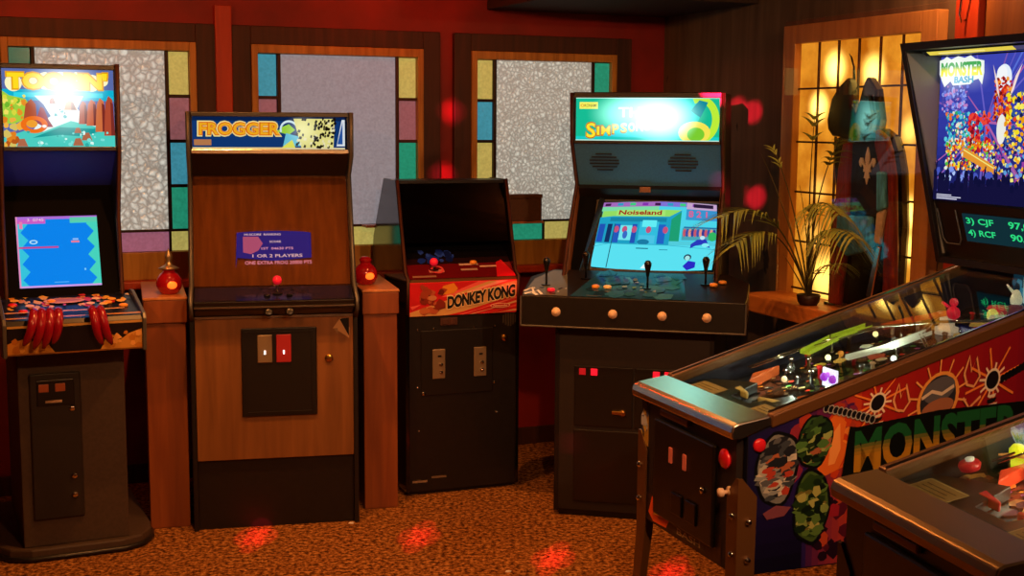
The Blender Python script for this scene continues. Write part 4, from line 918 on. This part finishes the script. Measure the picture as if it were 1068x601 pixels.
    # front: coin door, plunger, start button
    cd = MB().box(-.17, .17, -.014, .0, .585, .86).build('coin_door', 'blackmetal', t, .006)
    for x in (-.06, .02):
        MB().box(x-.009, x+.009, -.02, -.014, .755, .80).build('coin_slot', lit('#c86040', .12) if kind == 'p' else 'blackplastic', cd, .003)
        MB().box(x-.03+.04, x+.03+.04, -.02, -.014, .62, .68).build('coin_return', 'blackplastic', cd, .004)
    MB().lathe([(.009, 0), (.009, .01), (0, .012)], (.125, -.014, .73), 12, (0, -1, 0)).build('lock', 'chrome', cd, smooth=True)
    pl = MB().lathe([(.014, 0), (.014, .005), (.005, .007), (.005, .018), (.012, .022), (.012, .032), (0, .037)], (.235, .0, .755), 16, (0, -1, 0)).build('plunger', 'chrome' if kind == 'q' else 'whitebtn', t, smooth=True)
    MB().lathe([(.026, 0), (.026, .008), (.02, .012), (0, .014)], (.212, .0, .835), 20, (0, -1, 0)).build('launch_button', 'red', t, smooth=True)
    MB().box(-.14, .02, -.012, .0, .872, .892).build('lock_bar_handle', 'bronze', t, .004)
    for s in (-1, 1):
        MB().lathe([(.018, 0), (.018, .005), (.013, .009), (0, .009)], (s*hw, .052, .882), 18, (s, 0, 0)).build('flipper_button', 'red', t, smooth=True)
    # backbox
    bw = .37; z0, z1 = 1.245, 1.93; yf = lambda z: 1.085-(z-1.24)*.2565
    bp_ = [(yf(z0), z0), (yf(z1), z1), (1.36, z1), (1.36, z0)]
    bb = MB().prism([(1.30, z0), (1.30, z1), (1.36, z1), (1.36, z0)], -bw, bw).build('backbox', 'black', t)
    for s in (-1, 1): MB().prism(bp_, s*bw, s*(bw-.02)).build('backbox_side', 'black', bb, .002)
    MB().prism([(yf(z1), z1), (yf(z1-.02), z1-.022), (1.36, z1-.022), (1.36, z1)], -bw+.02, bw-.02).build('backbox_top', 'black', bb)
    MB().prism([(yf(z0), z0), (yf(z0), z0+.02), (1.36, z0+.02), (1.36, z0)], -bw+.02, bw-.02).build('backbox_floor', 'black', bb)
    yb = lambda z: 1.05
    for s in (-1, 1): MB().prism([(yf(z0)+.03, z0+.03), (yf(z1)+.012, z1-.03), (1.05, z1-.03), (1.05, 1.44), (1.09, z0+.03)], s*(bw-.021), s*(bw-.0225)).build('side_liner', 'liner', bb)
    sp_ = MB().prism([(yf(z0)+.02, z0+.02), (yb(1.44), 1.44), (yb(1.44)+.02, 1.44), (yf(z0)+.06, z0+.02)], -bw+.021, bw-.021).build('display_panel', 'blackmetal', bb)
    q1, q2 = (yb(1.44), 1.44), (yb(1.9), 1.9)
    bg = MB().slab(q1, q2, -bw+.021, bw-.021, .01).build('backglass', 'blackplastic', bb)
    # display window
    def face(x0, x1, za, zb, p1, p2):
        g = lambda z: p1[0]+(p2[0]-p1[0])*(z-p1[1])/(p2[1]-p1[1])
        return (x0, g(za)-.0012, za), (x1-x0, 0, 0), (0, g(zb)-g(za), zb-za)
    pp1, pp2 = (yf(z0)+.02, z0+.02), (yb(1.44), 1.44)
    if kind == 'p':
        a = Art('#10303a').rect(.0, .0, 1, 1, '#123038')
        a.text('3) CJF', .03, .58, .30, .86, '#30e888', .02).text('97,042,180', .44, .58, .94, .86, '#30e888', .02).text('4) RCF', .03, .16, .30, .44, '#30e888', .02).text('90,517,360', .44, .16, .94, .44, '#30e888', .02)
        a.build('score_display', sp_, *face(-.225, .225, 1.325, 1.412, pp1, pp2), art_lit('dot matrix display', .9))
        m = MB(); 
        Oo, Uu, Vv = face(-.335, -.25, 1.31, 1.42, pp1, pp2)
        pts = []
        for (u, v) in ((0, 1), (0, .15), (.15, 0), (.85, 0), (1, .15), (1, 1)): pts.append(tuple(Vector(Oo)+Vector(Uu)*u+Vector(Vv)*v+Vector((0, -.003, 0))))
        m.tube(pts, .0025, 6); m.build('speaker_outline', 'rimgrey', sp_)
        a = Art('#2a2c80'); a.grad(0, 0, 1.6, .5, '#10103c', '#3038a0', 8).grad(0, .5, 1.6, 1, '#3038a0', '#4048b8', 6)
        rnn = random.Random(77)
        for k in range(26):   # rays
            ang = R(rnn.uniform(0, 360)); a.line([(.5, .55), (.5+.9*cos(ang), .55+.9*sin(ang))], rnn.uniform(.006, .02), rnn.choice(['#6a60c8', '#8058b0', '#5870d8', '#b060a8']), .97)
        a.blobs(.03, .62, .3, .8, ['#6878e0', '#a0b0f8', '#5048a8', '#c080c8'], 128, 0.015, 71, .97)
        a.blobs(1.0, .1, 1.58, .9, ['#f8b020', '#2858b0', '#a040a0', '#60a0e0', '#c02820', '#f0e8d0', '#181850'], 512, 0.020, 97, .97)
        a.ell(.66, .84, .075, .09, '#e8f4ff').ell(.64, .87, .05, .05, '#f8fcff')
        a.blobs(.58, .55, .74, .84, ['#d02818', '#f05820', '#a01818', '#f8a030', '#781010'], 147, 0.015, 72, .97)
        a.poly([(.55, .93), (.6, .75), (.63, .7), (.6, .82)], '#f8e0d8').poly([(.83, .93), (.76, .76), (.72, .7), (.77, .85)], '#f8e0d8')
        a.ell(.66, .5, .045, .1, '#f0f0e8').blobs(.7, .4, .98, .75, ['#f8e020', '#f0a010', '#305898', '#182050', '#e84818', '#fff060'], 192, 0.018, 73, .97)
        a.blobs(.1, .36, .5, .62, ['#28a0c8', '#60d0e0', '#2068b8', '#30b060', '#f0e8d0', '#e87830'], 256, 0.015, 74, .97)
        a.blobs(.34, .34, .56, .6, ['#e02020', '#c01828', '#f04838', '#801020'], 108, 0.018, 75, .97)
        a.blobs(.12, .22, .62, .42, ['#f8a018', '#f8e030', '#f06810', '#e8f0e0', '#50c040', '#d02818'], 288, 0.013, 76, .97)
        a.blobs(.55, .16, 1, .4, ['#f8b020', '#f8f080', '#a040a0', '#60a0e0', '#202060'], 192, 0.015, 78, .97)
        a.poly([(.3, .38), (.62, .26), (.62, .2), (.3, .31)], '#e89830').line([(.3, .36), (.62, .24)], .008, '#f8f080', .97)
        a.blobs(.0, .06, 1, .22, ['#4858c0', '#8098f0', '#6040a0', '#b0c8ff'], 60, .025, 79, .97)
        for k in range(24):
            x = (k+.5)/24+rnn.uniform(-.01, .01); h = rnn.uniform(.08, .2); a.ell(x, h, .022, .035, '#101038').rect(x-.026, 0, x+.026, h-.02, '#14123c')
            if k % 3 == 0: a.line([(x, h), (x+.02, h+.1)], .012, '#14123c', .97)
        a.rect(.04, .035, .2, .042, '#d0d0e8').rect(.04, .022, .3, .029, '#d0d0e8').rect(.04, .009, .26, .016, '#d0d0e8')
        a.poly([(.005, .975), (.05, .985), (.08, 1.), (.13, .98), (.2, 1.), (.27, .985), (.33, 1.), (.38, .975), (.47, .96), (.475, .88), (.46, .80), (.42, .84), (.37, .83), (.34, .805), (.16, .80), (.13, .83), (.07, .79), (.04, .83), (.01, .88)], '#f4fcf4')
        a.text('MONSTER', .025, .862, .46, .96, '#f8f020', .05, top='#30a848').text('BASH', .17, .815, .37, .862, '#30a8d0', .04)
        a.rect(0, .985, .0, 1, '#f0e060')
        Oo, Uu, Vv = face(-.345, .345, 1.448, 1.89, q1, q2)
        a.build('backglass_art', bg, Oo, Uu, Vv, warp=lambda u, v: (min(1., max(0., u*.63)), min(1., max(0., v))), clip=False, m= art_lit('backglass', .95, (((-.28, 1.1, 1.83), (.08, .3, .08), .35), ((-.2, 1.1, 1.83), (.1, .3, .06), .2))))
        a = Art('#181818').rect(.03, .1, .58, .9, '#f0d850').rect(.58, .1, .68, .9, '#504870').rect(.68, .1, 1, .9, '#d8dce0'); a.rect(.1, .3, .4, .6, '#fff090')
        # glowing strip painted in for the reflection under the backbox top
        MB().prism([(.985, 1.893), (.965, 1.906), (1.04, 1.906), (1.04, 1.893)], -bw+.03, bw-.03).build('strip_backing', 'blackplastic', bb)
        a.build('reflection_strip', bb, (-.335, .984, 1.8925), (.68, 0, 0), (0, -.019, .0125), art_lit('top reflection', .9))
    # art on the outer right side
    if kind == 'p':
        sd_ = Art()
        # unit square maps to the panel: u along the side, v from bottom to the sloping top edge
        sd_.grad(0, 0, .14, 1, '#14143c', '#2a1c5c', 6, False).grad(.14, 0, .26, 1, '#3a1a50', '#c04018', 8, False).grad(.26, 0, .6, 1, '#a82418', '#8c1420', 8, False).grad(.6, 0, 1, 1, '#8c1420', '#401030', 8, False)
        sd_.grad(.0, .0, .13, .4, '#0a0820', '#181040', 4)
        sd_.blobs(.10, .62, .24, .97, ['#602050', '#8c2c3c', '#a83c28', '#802848', '#481c50'], 60, .05, 91, 2.9)
        sd_.blobs(.17, .55, .23, .9, ['#d86020', '#f09030', '#c84018', '#e88838'], 34, .05, 92, 2.9)
        sd_.poly([(.16, .60), (.17, .86), (.2, .93), (.225, .85), (.218, .74), (.235, .7), (.21, .58), (.18, .56)], '#e07028').poly([(.185, .62), (.19, .8), (.21, .86), (.213, .7), (.2, .62)], '#f4a050')
        sd_.blobs(.15, .05, .3, .4, ['#501428', '#982030', '#301020', '#b84828', '#200c20'], 46, .045, 93, 2.9)
        # plain oval medallions in the colours of the printed portraits
        def cluster(cx, cy, rx, ry, cols, n, r, seed):
            q = random.Random(seed)
            for _ in range(n):
                a_, d_ = q.uniform(0, 6.28), q.random()**.5*.86; x, y = cx+rx*d_*cos(a_), cy+ry*d_*sin(a_); k = q.randint(5, 7); ph = q.random()*6
                c = q.choice(cols if y < cy+ry*.45 else cols[:3]); e = q.uniform(.35, 1.)
                sd_.poly([(x+r*q.uniform(.6, 1.2)*cos(ph+6.283*m_/k)/2.9, y+r*e*q.uniform(.6, 1.2)*sin(ph+6.283*m_/k)) for m_ in range(k)], c)
        for cx, cy, rx, ry, base, cols, sd2 in ((.066, .70, .044, .235, '#787c78', ['#20242c', '#3c444c', '#585c60', '#8c9490', '#b0b0a0', '#a8603c', '#c8c4b0', '#30343c', '#b0402c'], 201),
                                                (.151, .80, .036, .155, '#34582c', ['#18301c', '#2c4a24', '#0e1c12', '#4c7838', '#6c9448', '#98ac60', '#22381c', '#a06040'], 202),
                                                (.147, .39, .038, .225, '#42602c', ['#142814', '#28441c', '#0e1c10', '#587c38', '#80984c', '#a8ac5c', '#203818', '#706c30'], 203)):
            sd_.poly([(cx+rx*1.16*(1+.07*sin(3*t_+sd2))*cos(t_), cy+ry*1.1*(1+.06*sin(4*t_))*sin(t_)) for t_ in [k*pi/14 for k in range(28)]], '#0c0e12')
            sd_.poly([(cx+rx*(1+.08*sin(3*t_+sd2))*cos(t_), cy+ry*(1+.06*sin(4*t_))*sin(t_)) for t_ in [k*pi/14 for k in range(28)]], base)
            cluster(cx, cy, rx, ry, cols, 95, .042, sd2)
        sd_.poly([(.035, .42), (.065, .455), (.1, .42), (.085, .37), (.045, .37)], '#7c4450')
        # lightning, towers and moon
        for cx, cy in ((.297, .90), (.584, .80)):
            for k in range(16):
                ang = R(k*360/16+8); L = .05 if k % 2 else .1
                sd_.line([(cx+.012*cos(ang), cy+.03*sin(ang)), (cx+L*.7*cos(ang), cy+L*1.6*sin(ang))], .012, '#f0d8b0' if k % 2 else '#f08838', 2.9)
            sd_.ell(cx, cy, .017, .05, '#181418').ring(cx, cy, .02, .055, .004, .012, '#e8dcc0')
            for k in range(5): sd_.poly([(cx-.008-.004*k, cy-.07-.045*k), (cx+.012+.004*k, cy-.07-.045*k), (cx+.008+.003*k, cy-.085-.045*k), (cx-.006-.003*k, cy-.085-.045*k)], '#e0d8b8').poly([(cx-.012-.004*k, cy-.09-.045*k), (cx+.014+.004*k, cy-.09-.045*k), (cx+.008, cy-.11-.045*k), (cx-.008, cy-.11-.045*k)], '#141414')
        for k in range(11):
            sd_.ell(.175+.011*k, .985-.017*k, .008, .028, '#101014'); sd_.ring(.175+.011*k, .985-.017*k, .008, .026, .002, .006, '#a8a8a0')
        for k in range(12): sd_.ell(.61+.009*k, .79+.004*k, .006, .02, '#101014')
        for k in range(14):
            ang = R(k*360/14+10); sd_.line([(.446+.052*cos(ang), .80+.13*sin(ang)), (.446+.075*cos(ang), .80+.2*sin(ang))], .01, '#f0a858', 2.9)
        sd_.ell(.446, .80, .053, .138, '#e8a048').ell(.446, .80, .045, .12, '#2a2c34').ell(.448, .845, .04, .065, '#5c5c60').ell(.446, .755, .04, .045, '#a06848').line([(.405, .83), (.43, .85), (.455, .82), (.485, .84)], .018, '#d8c8a8', 2.9)
        for sx_ in (.335, .51):
            sd_.line([(sx_, .88), (sx_+.012, .96), (sx_+.018, .88), (sx_+.03, .94), (sx_+.04, .84), (sx_+.026, .80), (sx_+.008, .82), (sx_, .88)], .014, '#e8a868', 2.9).line([(sx_, .76), (sx_+.016, .70), (sx_+.045, .74)], .014, '#e8a868', 2.9)
        sd_.poly([(.215, .50), (.232, .82), (.25, .80), (.45, .74), (.70, .64), (.72, .3), (.5, .36), (.26, .48)], '#0c100c')
        sd_.text('MONSTER', .245, .53, .66, .78, '#b88420', .04, slope=-.13, top='#1a5c30')
        sd_.text('BASH', .38, .12, .56, .34, '#2c7cb0', .03)
        def shp(u, v, h):
            y = .022+u*1.27; top = min(zt(y), zt(1.1))-.028
            return (hw+h*.6+.0003, y, bot+.004+v*(top-bot-.006))
        sd_.build('side_art', t, (0, 0, 0), (0, 1, 0), (0, 0, 1), 'print', shape=shp)
        # lit flame art under the coin door
        a = Art('#2c1a14'); a.poly([(.05, .3), (.1, .95), (.2, .6), (.28, 1), (.34, .4), (.3, .1), (.12, .05)], '#f06020').poly([(.12, .3), (.16, .7), (.22, .4)], '#ffc040').rect(.36, .45, .86, .85, '#7c5838').text('MONSTER', .38, .5, .84, .8, '#d0a070', .02).rect(.4, .1, .8, .4, '#30281c').text('BASH', .45, .14, .75, .36, '#a09070', .02)
        a.build('front_art', t, (-.24, 0, .548), (.44, 0, 0), (0, 0, .08), 'print', clip=True)
        a = Art('#181c30').poly([(0, 0), (.3, .6), (.2, 1), (.6, .8), (1, 1), (1, 0)], '#b89040').blobs(0, 0, 1, 1, ['#3c4c80', '#e0c060', '#c8d0e0', '#101020'], 20, .14, 95, .4)
        a.build('front_art', t, (-.272, 0, .76), (.045, 0, 0), (0, 0, .13), 'print')
    return t
pinball('pinball machine with glowing backglass and red and violet side art', (.4743, 3.4092, 0), -69.5, 'p')
pinball('black pinball machine with tan lock bar, in front of the one with red side art', (.7755, 2.3894, 0), -75, 'q')

# ------------------------------------------------------------------ statue on the ledge
M['lacquer'] = mat('black lacquer', '#0c0a0c', .2, coat=.5)
M['cape'] = mat('dark red cape', '#84281c', .45, var=.3, vscale=18, stretch=(6, 6, .6))
M['tabard'] = mat('midnight blue cloth', '#141428', .6)
M['bluecloth'] = mat('blue satin', '#4a9cc8', .35, var=.4, vscale=22, stretch=(3, 3, .7))
M['palecloth'] = mat('pale glove cloth', '#b8a890', .6, var=.15, vscale=40)
M['greenglint'] = mat('green marquee reflection', '#1c3a2e', .25, coat=.4)  # green put into the colour for the marquee's reflection on the hood
st = thing('knight_statue', 'dark knight statue with two-peaked hood, red cape and white lily emblem', 'statue', V_(1.86, -.075, .93), TV)
def rel(pts): return [(x-1.86, z-.93) for x, z in pts]
def relief(name, pts, y0, y1, m_, parent, bev=.01):
    return MB().prism(rel(pts), y0, y1, 'y').build(name, m_, parent, bev, smooth=False)
body = relief('torso', [(1.66, 1.63), (1.645, 1.57), (1.648, 1.49), (1.665, 1.43), (1.69, 1.3), (1.70, 1.18), (1.74, .935), (2.08, .935), (2.09, 1.3), (2.07, 1.5), (2.045, 1.58), (2.015, 1.635), (1.955, 1.665)], -.02, .045, 'lacquer', st, .02)
for nm, pts in (('hood', [(1.612, 1.70), (1.637, 1.785), (1.685, 1.835), (1.745, 1.872), (1.755, 1.85), (1.768, 1.76), (1.80, 1.72), (1.80, 1.63), (1.655, 1.63), (1.62, 1.66)]), ('hood', [(1.80, 1.72), (1.822, 1.77), (1.845, 1.835), (1.868, 1.872), (1.895, 1.85), (1.925, 1.82), (1.938, 1.77), (1.955, 1.70), (1.945, 1.64), (1.80, 1.63)])):
    relief(nm, pts, -.03, .015, 'lacquer', st, .010)
relief('face_plate', [(1.83, 1.70), (1.86, 1.80), (1.90, 1.80), (1.925, 1.72), (1.90, 1.66), (1.85, 1.65)], -.042, -.03, 'greenglint', st, .004)
relief('tabard', [(1.80, 1.63), (1.945, 1.63), (1.99, 1.50), (1.98, 1.32), (1.80, 1.32)], -.036, -.018, 'tabard', st, .006)
lily = [(0, .5), (.10, .32), (.13, .18), (.07, .02), (.20, .10), (.30, .22), (.42, .22), (.5, .12), (.46, .02), (.36, -.02), (.32, .04), (.37, .1), (.28, .07), (.18, -.06), (.22, -.06), (.22, -.14), (.10, -.14), (.17, -.3), (.08, -.30), (.0, -.46)]
lily = lily+[(-x, y) for x, y in lily[-2:0:-1]]
relief('lily_emblem', [(1.908+x*.105, 1.515+y*.155) for x, y in lily], -.041, -.036, mat('ivory paint', '#f8f0d8', .5, var=.05), st, .0)
relief('cape', [(1.955, 1.665), (2.015, 1.635), (2.045, 1.58), (2.075, 1.48), (2.10, 1.2), (2.11, .935), (2.04, .935), (2.03, 1.3), (2.0, 1.48), (1.95, 1.6)], -.045, -.015, 'cape', st, .01)
relief('cape', [(1.75, 1.62), (1.80, 1.6), (1.80, 1.3), (1.76, .935), (1.69, .935), (1.70, 1.3), (1.72, 1.5)], -.045, -.015, 'cape', st, .01)
relief('sleeve', [(1.99, 1.5), (2.045, 1.5), (2.06, 1.36), (2.0, 1.34)], -.062, -.04, 'bluecloth', st, .01)
relief('cuff', [(2.0, 1.34), (2.055, 1.355), (2.03, 1.21), (1.99, 1.22)], -.06, -.04, 'palecloth', st, .01)
relief('screen_reflection', [(1.73, 1.31), (1.96, 1.32), (1.975, 1.20), (1.90, 1.17), (1.80, 1.145), (1.73, 1.19)], -.05, -.03, 'bluecloth', st, .012)  # blue relief piece painting the cyan screen's reflection in the glass
relief('sword', [(2.02, 1.21), (2.045, 1.205), (2.0, 1.0), (1.985, .94), (1.968, 1.01)], -.066, -.058, 'steel', st, .003)
MB().tube([(-.07, -.03, .93), (-.075, -.03, .98), (-.095, -.03, 1.02), (-.11, -.03, 1.035)], [.006, .005, .004, .001], 8).build('hood_plume', 'lacquer', st, smooth=True)
MB().box(-.2, .24, -.045, .045, 0, .012).build('base', 'lacquer', st, .004)

# ------------------------------------------------------------------ palm
pm = thing('potted_palm', 'leggy palm in a shallow dark pot on the window ledge, fronds over the dark wall', 'plant', V_(1.66, -.195, .93), TV)
MB().lathe([(.035, 0), (.045, .015), (.05, .04), (.046, .045), (.042, .038), (0, .036)], (0, 0, 0), 24).build('pot', 'pot', pm, smooth=True)
MB().cyl((0, 0, .03), .041, .008).build('soil', 'soil', pm)
rp = random.Random(12)
def frond(pts, nl, ll, droop=.5, bare=.45, spread=1.):
    """pts: control points of the stem (quadratic), leaflets over the last part"""
    P0, P1, P2 = [Vector(p) for p in pts]; N = 26
    C = [P0*(1-t)**2+P1*2*t*(1-t)+P2*t*t for t in [i/N for i in range(N+1)]]
    f = MB().tube(C, [.0045*(1-.75*i/N) for i in range(N+1)], 6).build('frond', 'stem', pm, smooth=True)
    q = MB()
    for i in range(nl):
        t = bare+(1-bare)*(i+.5)/nl; k = min(N-1, int(t*N)); B = C[k]; d = (C[k+1]-C[k]).normalized()
        sd = d.cross(Vector((0, 0, 1))); sd = sd.normalized() if sd.length > .1 else Vector((1, 0, 0))
        for s in (-1, 1):
            L = ll*(.55+.6*sin(pi*min(1, (t-bare)/(1-bare)*.85+.1)))*rp.uniform(.85, 1.15)
            dr = (d*.75+sd*s*.75*spread+Vector((0, 0, rp.uniform(-.1, .2)))).normalized()
            w = .0085; prev = None; up = dr.cross(sd*s).normalized()*w
            for j in range(5):
                u = j/4; p = B+dr*L*u+Vector((0, 0, -droop*L*u*u)); ww = up*(1-u)**.7*(1.0 if j else .4)+up*.02
                n = dr.cross(up).normalized()*w*(1-u)*.9
                a_, b_, c_ = q.bm.verts.new(p-n-up*.0), q.bm.verts.new(p+ww*.25), q.bm.verts.new(p+n)
                if prev: q._f([prev[0], prev[1], b_, a_]); q._f([prev[1], prev[2], c_, b_])
                prev = (a_, b_, c_)
    q.build('leaflets', 'leaf', f)
frond([(0, 0, .03), (-.02, -.16, .52), (.04, -.47, .37)], 12, .22, .35, .42)
frond([(0, 0, .03), (-.03, -.14, .44), (.05, -.40, .26)], 11, .20, .5, .5)
frond([(0, 0, .03), (.02, -.08, .58), (.42, -.16, .40)], 15, .17, .9, .45)
frond([(.01, 0, .03), (.10, -.06, .44), (.58, -.20, .33)], 15, .17, .9, .45)
frond([(0, 0, .03), (-.04, -.05, .45), (-.16, -.10, .66)], 4, .07, .3, .8)
frond([(0, .01, .03), (.03, -.05, .45), (.10, -.07, .80)], 3, .07, .3, .85)
frond([(0, 0, .03), (.05, -.04, .5), (.32, -.10, .70)], 5, .09, .5, .75)
frond([(.01, 0, .03), (.10, -.06, .20), (.40, -.12, .22)], 8, .10, .6, .4)
m = MB()
for a_, b_, c_ in (((0, 0, .03), (-.06, -.03, .25), (-.14, -.03, .38)), ((0, 0, .03), (.03, -.03, .3), (-.02, -.05, .5)), ((0, 0, .03), (.07, -.02, .2), (.12, -.04, .42)), ((0, 0, .03), (-.1, -.02, .15), (-.17, -.02, .2)), ((.0, 0, .03), (-.09, -.04, .36), (-.3, -.06, .62)), ((.0, 0, .03), (.12, -.04, .36), (.3, -.06, .52))):
    P = [Vector(a_), Vector(b_), Vector(c_)]; m.tube([P[0]*(1-t)**2+P[1]*2*t*(1-t)+P[2]*t*t for t in [i/12 for i in range(13)]], [.004*(1-.8*i/12) for i in range(13)], 6)
m.build('stem', 'stem', pm, smooth=True)

# small scraps on the carpet
for (x, y, l) in ((-.0068, 4.70, 'tiny pale scrap of paper on the carpet before the pinball machine'), (-.67, 5.28, 'tiny pale scrap of paper at the foot of the wood-fronted cabinet')):
    o = MB().prism([(-.011, -.006), (.008, -.008), (.012, .005), (-.006, .008)], 0, .003, 'z').build('paper_scrap', mat('paper', '#f0e8e0', .8, emit='#ffffff', es=.0), None, loc=(x, y, .0)); o['label'] = l; o['category'] = 'litter'; o['group'] = 'scraps on the carpet'
# red hook on the right wall
hk = thing('wall_hook', 'bent metal hook high on the wall beside the amber window', 'hook', V_(2.36, -.051, 2.06), TV)
MB().tube([(0, 0, 0), (0, -.02, -.01), (0, -.03, .02), (.005, -.03, .06), (.02, -.03, .12)], .004, 6).build('hook', 'chrome', hk, smooth=True)

# ------------------------------------------------------------------ lights
def area(loc, tgt, size, power, col, sy=None):
    l = bpy.data.lights.new('area', 'AREA'); l.size = size; l.energy = power; l.color = lin(col)
    if sy: l.shape = 'RECTANGLE'; l.size_y = sy
    o = bpy.data.objects.new('unseen_room_light', l); COL.objects.link(o); o.location = loc
    o.rotation_euler = (Vector(tgt)-Vector(loc)).to_track_quat('-Z', 'Y').to_euler(); return o
def point(loc, power, col, r=.05):
    l = bpy.data.lights.new('p', 'POINT'); l.energy = power; l.color = lin(col); l.shadow_soft_size = r
    o = bpy.data.objects.new('unseen_room_light', l); COL.objects.link(o); o.location = loc; return o
def spot(loc, tgt, power, col, ang=120, r=.05):
    l = bpy.data.lights.new('s', 'SPOT'); l.energy = power; l.color = lin(col); l.spot_size = R(ang); l.spot_blend = .8; l.shadow_soft_size = r
    o = bpy.data.objects.new('unseen_room_light', l); COL.objects.link(o); o.location = loc
    o.rotation_euler = (Vector(tgt)-Vector(loc)).to_track_quat('-Z', 'Y').to_euler(); return o
spot((-1.0, 4.4, 2.44), (-1.0, 4.3, 0), 85, '#ffa050', 140, .025)  # unseen lamps added near the ceiling to light the room
spot((.1, 4.5, 2.44), (.1, 4.3, 0), 85, '#ffa050', 140, .025)
spot((.3, 1.6, 2.40), (-.5, 5.4, .6), 150, '#ffae68', 75, .03)
spot((1.5, 1.4, 2.40), (1.3, 3.8, .8), 140, '#ffb888', 80, .03)
spot((-1.7, 2.4, 2.40), (-1.3, 6.2, 2.0), 100, '#ff9850', 80, .03)
point((-1.75, 5.35, 2.36), 3.6, '#ff5a20', .03)
point((-.45, 5.9, 2.38), 5., '#ff3818', .03)
point((1.5, 4.7, 2.34), 13., '#ffb070', .008)  # unseen lamp added to brighten the statue and right wall
spot((.2, -.8, 2.4), (.2, -2.4, 1.2), 160, '#ffa050', 120, .2)
# red dots thrown by a small laser projector behind the viewer
PRJ = Vector((-1.0, -.3, 2.35))
def laser(tgt, size=.95, power=2600, n=5):
    for k in range(n):
        l = bpy.data.lights.new('laser', 'SPOT'); l.energy = power; l.color = (1, .01, .06); l.spot_size = R(size*(.42 if k else .6)); l.spot_blend = .5; l.shadow_soft_size = .002
        o = bpy.data.objects.new('laser_beam', l); COL.objects.link(o); o.location = PRJ
        d = (Vector(tgt)-PRJ); q = d.to_track_quat('-Z', 'Y'); ang = 2*pi*k/(n-1) if k else 0; r = R(size*.42) if k else 0
        o.rotation_euler = (q @ Vector((0, 0, 1)).rotation_difference(Vector((sin(r)*cos(ang), sin(r)*sin(ang), cos(r))))).to_euler()
for tg in ((-1.034, 5.093, 0), (-.372, 5.107, 0), (.167, 4.85, 0), (.607, 4.70, 0)): laser(tg)
for x, z in ((-1.2, 1.728), (-1.247, 1.414)): laser(W(x, 0, z), .45, 1300)
for x, z in ((.88, 1.735), (.743, 1.754), (.936, 1.336)): laser(V_(x, 0, z), .24, 2600, 4)
laser(fr((.5115, 5.345), -13, .32, .27, 1.80), .35, 900, 3); laser(fr((.5115, 5.345), -13, .325, .42, 1.42), .35, 900, 3)
laser(fr((-.2175, 5.7617), 21, .225, -.01, .96), .4, 500, 3); laser(fr((.5115, 5.345), -13, -.26, 0, .32), .6, 200, 3)
w = bpy.data.worlds.new('World'); SC.world = w; w.use_nodes = True
w.node_tree.nodes['Background'].inputs[0].default_value = (.05, .03, .02, 1)

# ------------------------------------------------------------------ camera
cd = bpy.data.cameras.new('camera'); cd.sensor_width = 36; cd.sensor_fit = 'HORIZONTAL'; cd.lens = 1350/1068*36; cd.clip_start = .05
cam = bpy.data.objects.new('camera', cd); COL.objects.link(cam); cam.location = (0, 0, 1.68)
ph, rl = R(7.3), R(.4)
fwd = Vector((0, cos(ph), -sin(ph))); up0 = Vector((0, sin(ph), cos(ph))); r0 = Vector((1, 0, 0))
rt = r0*cos(rl)+up0*sin(rl); up = up0*cos(rl)-r0*sin(rl)
cam.rotation_euler = Matrix((rt, up, -fwd)).transposed().to_euler()
SC.camera = cam
SC.view_settings.view_transform = 'Standard'; SC.view_settings.look = 'None'; SC.view_settings.exposure = 0; SC.view_settings.gamma = 1
SC.view_settings.use_curve_mapping = False
SC.cycles.max_bounces = 6; SC.cycles.transparent_max_bounces = 12; SC.cycles.use_denoising = True
SC.cycles.sample_clamp_indirect = 3
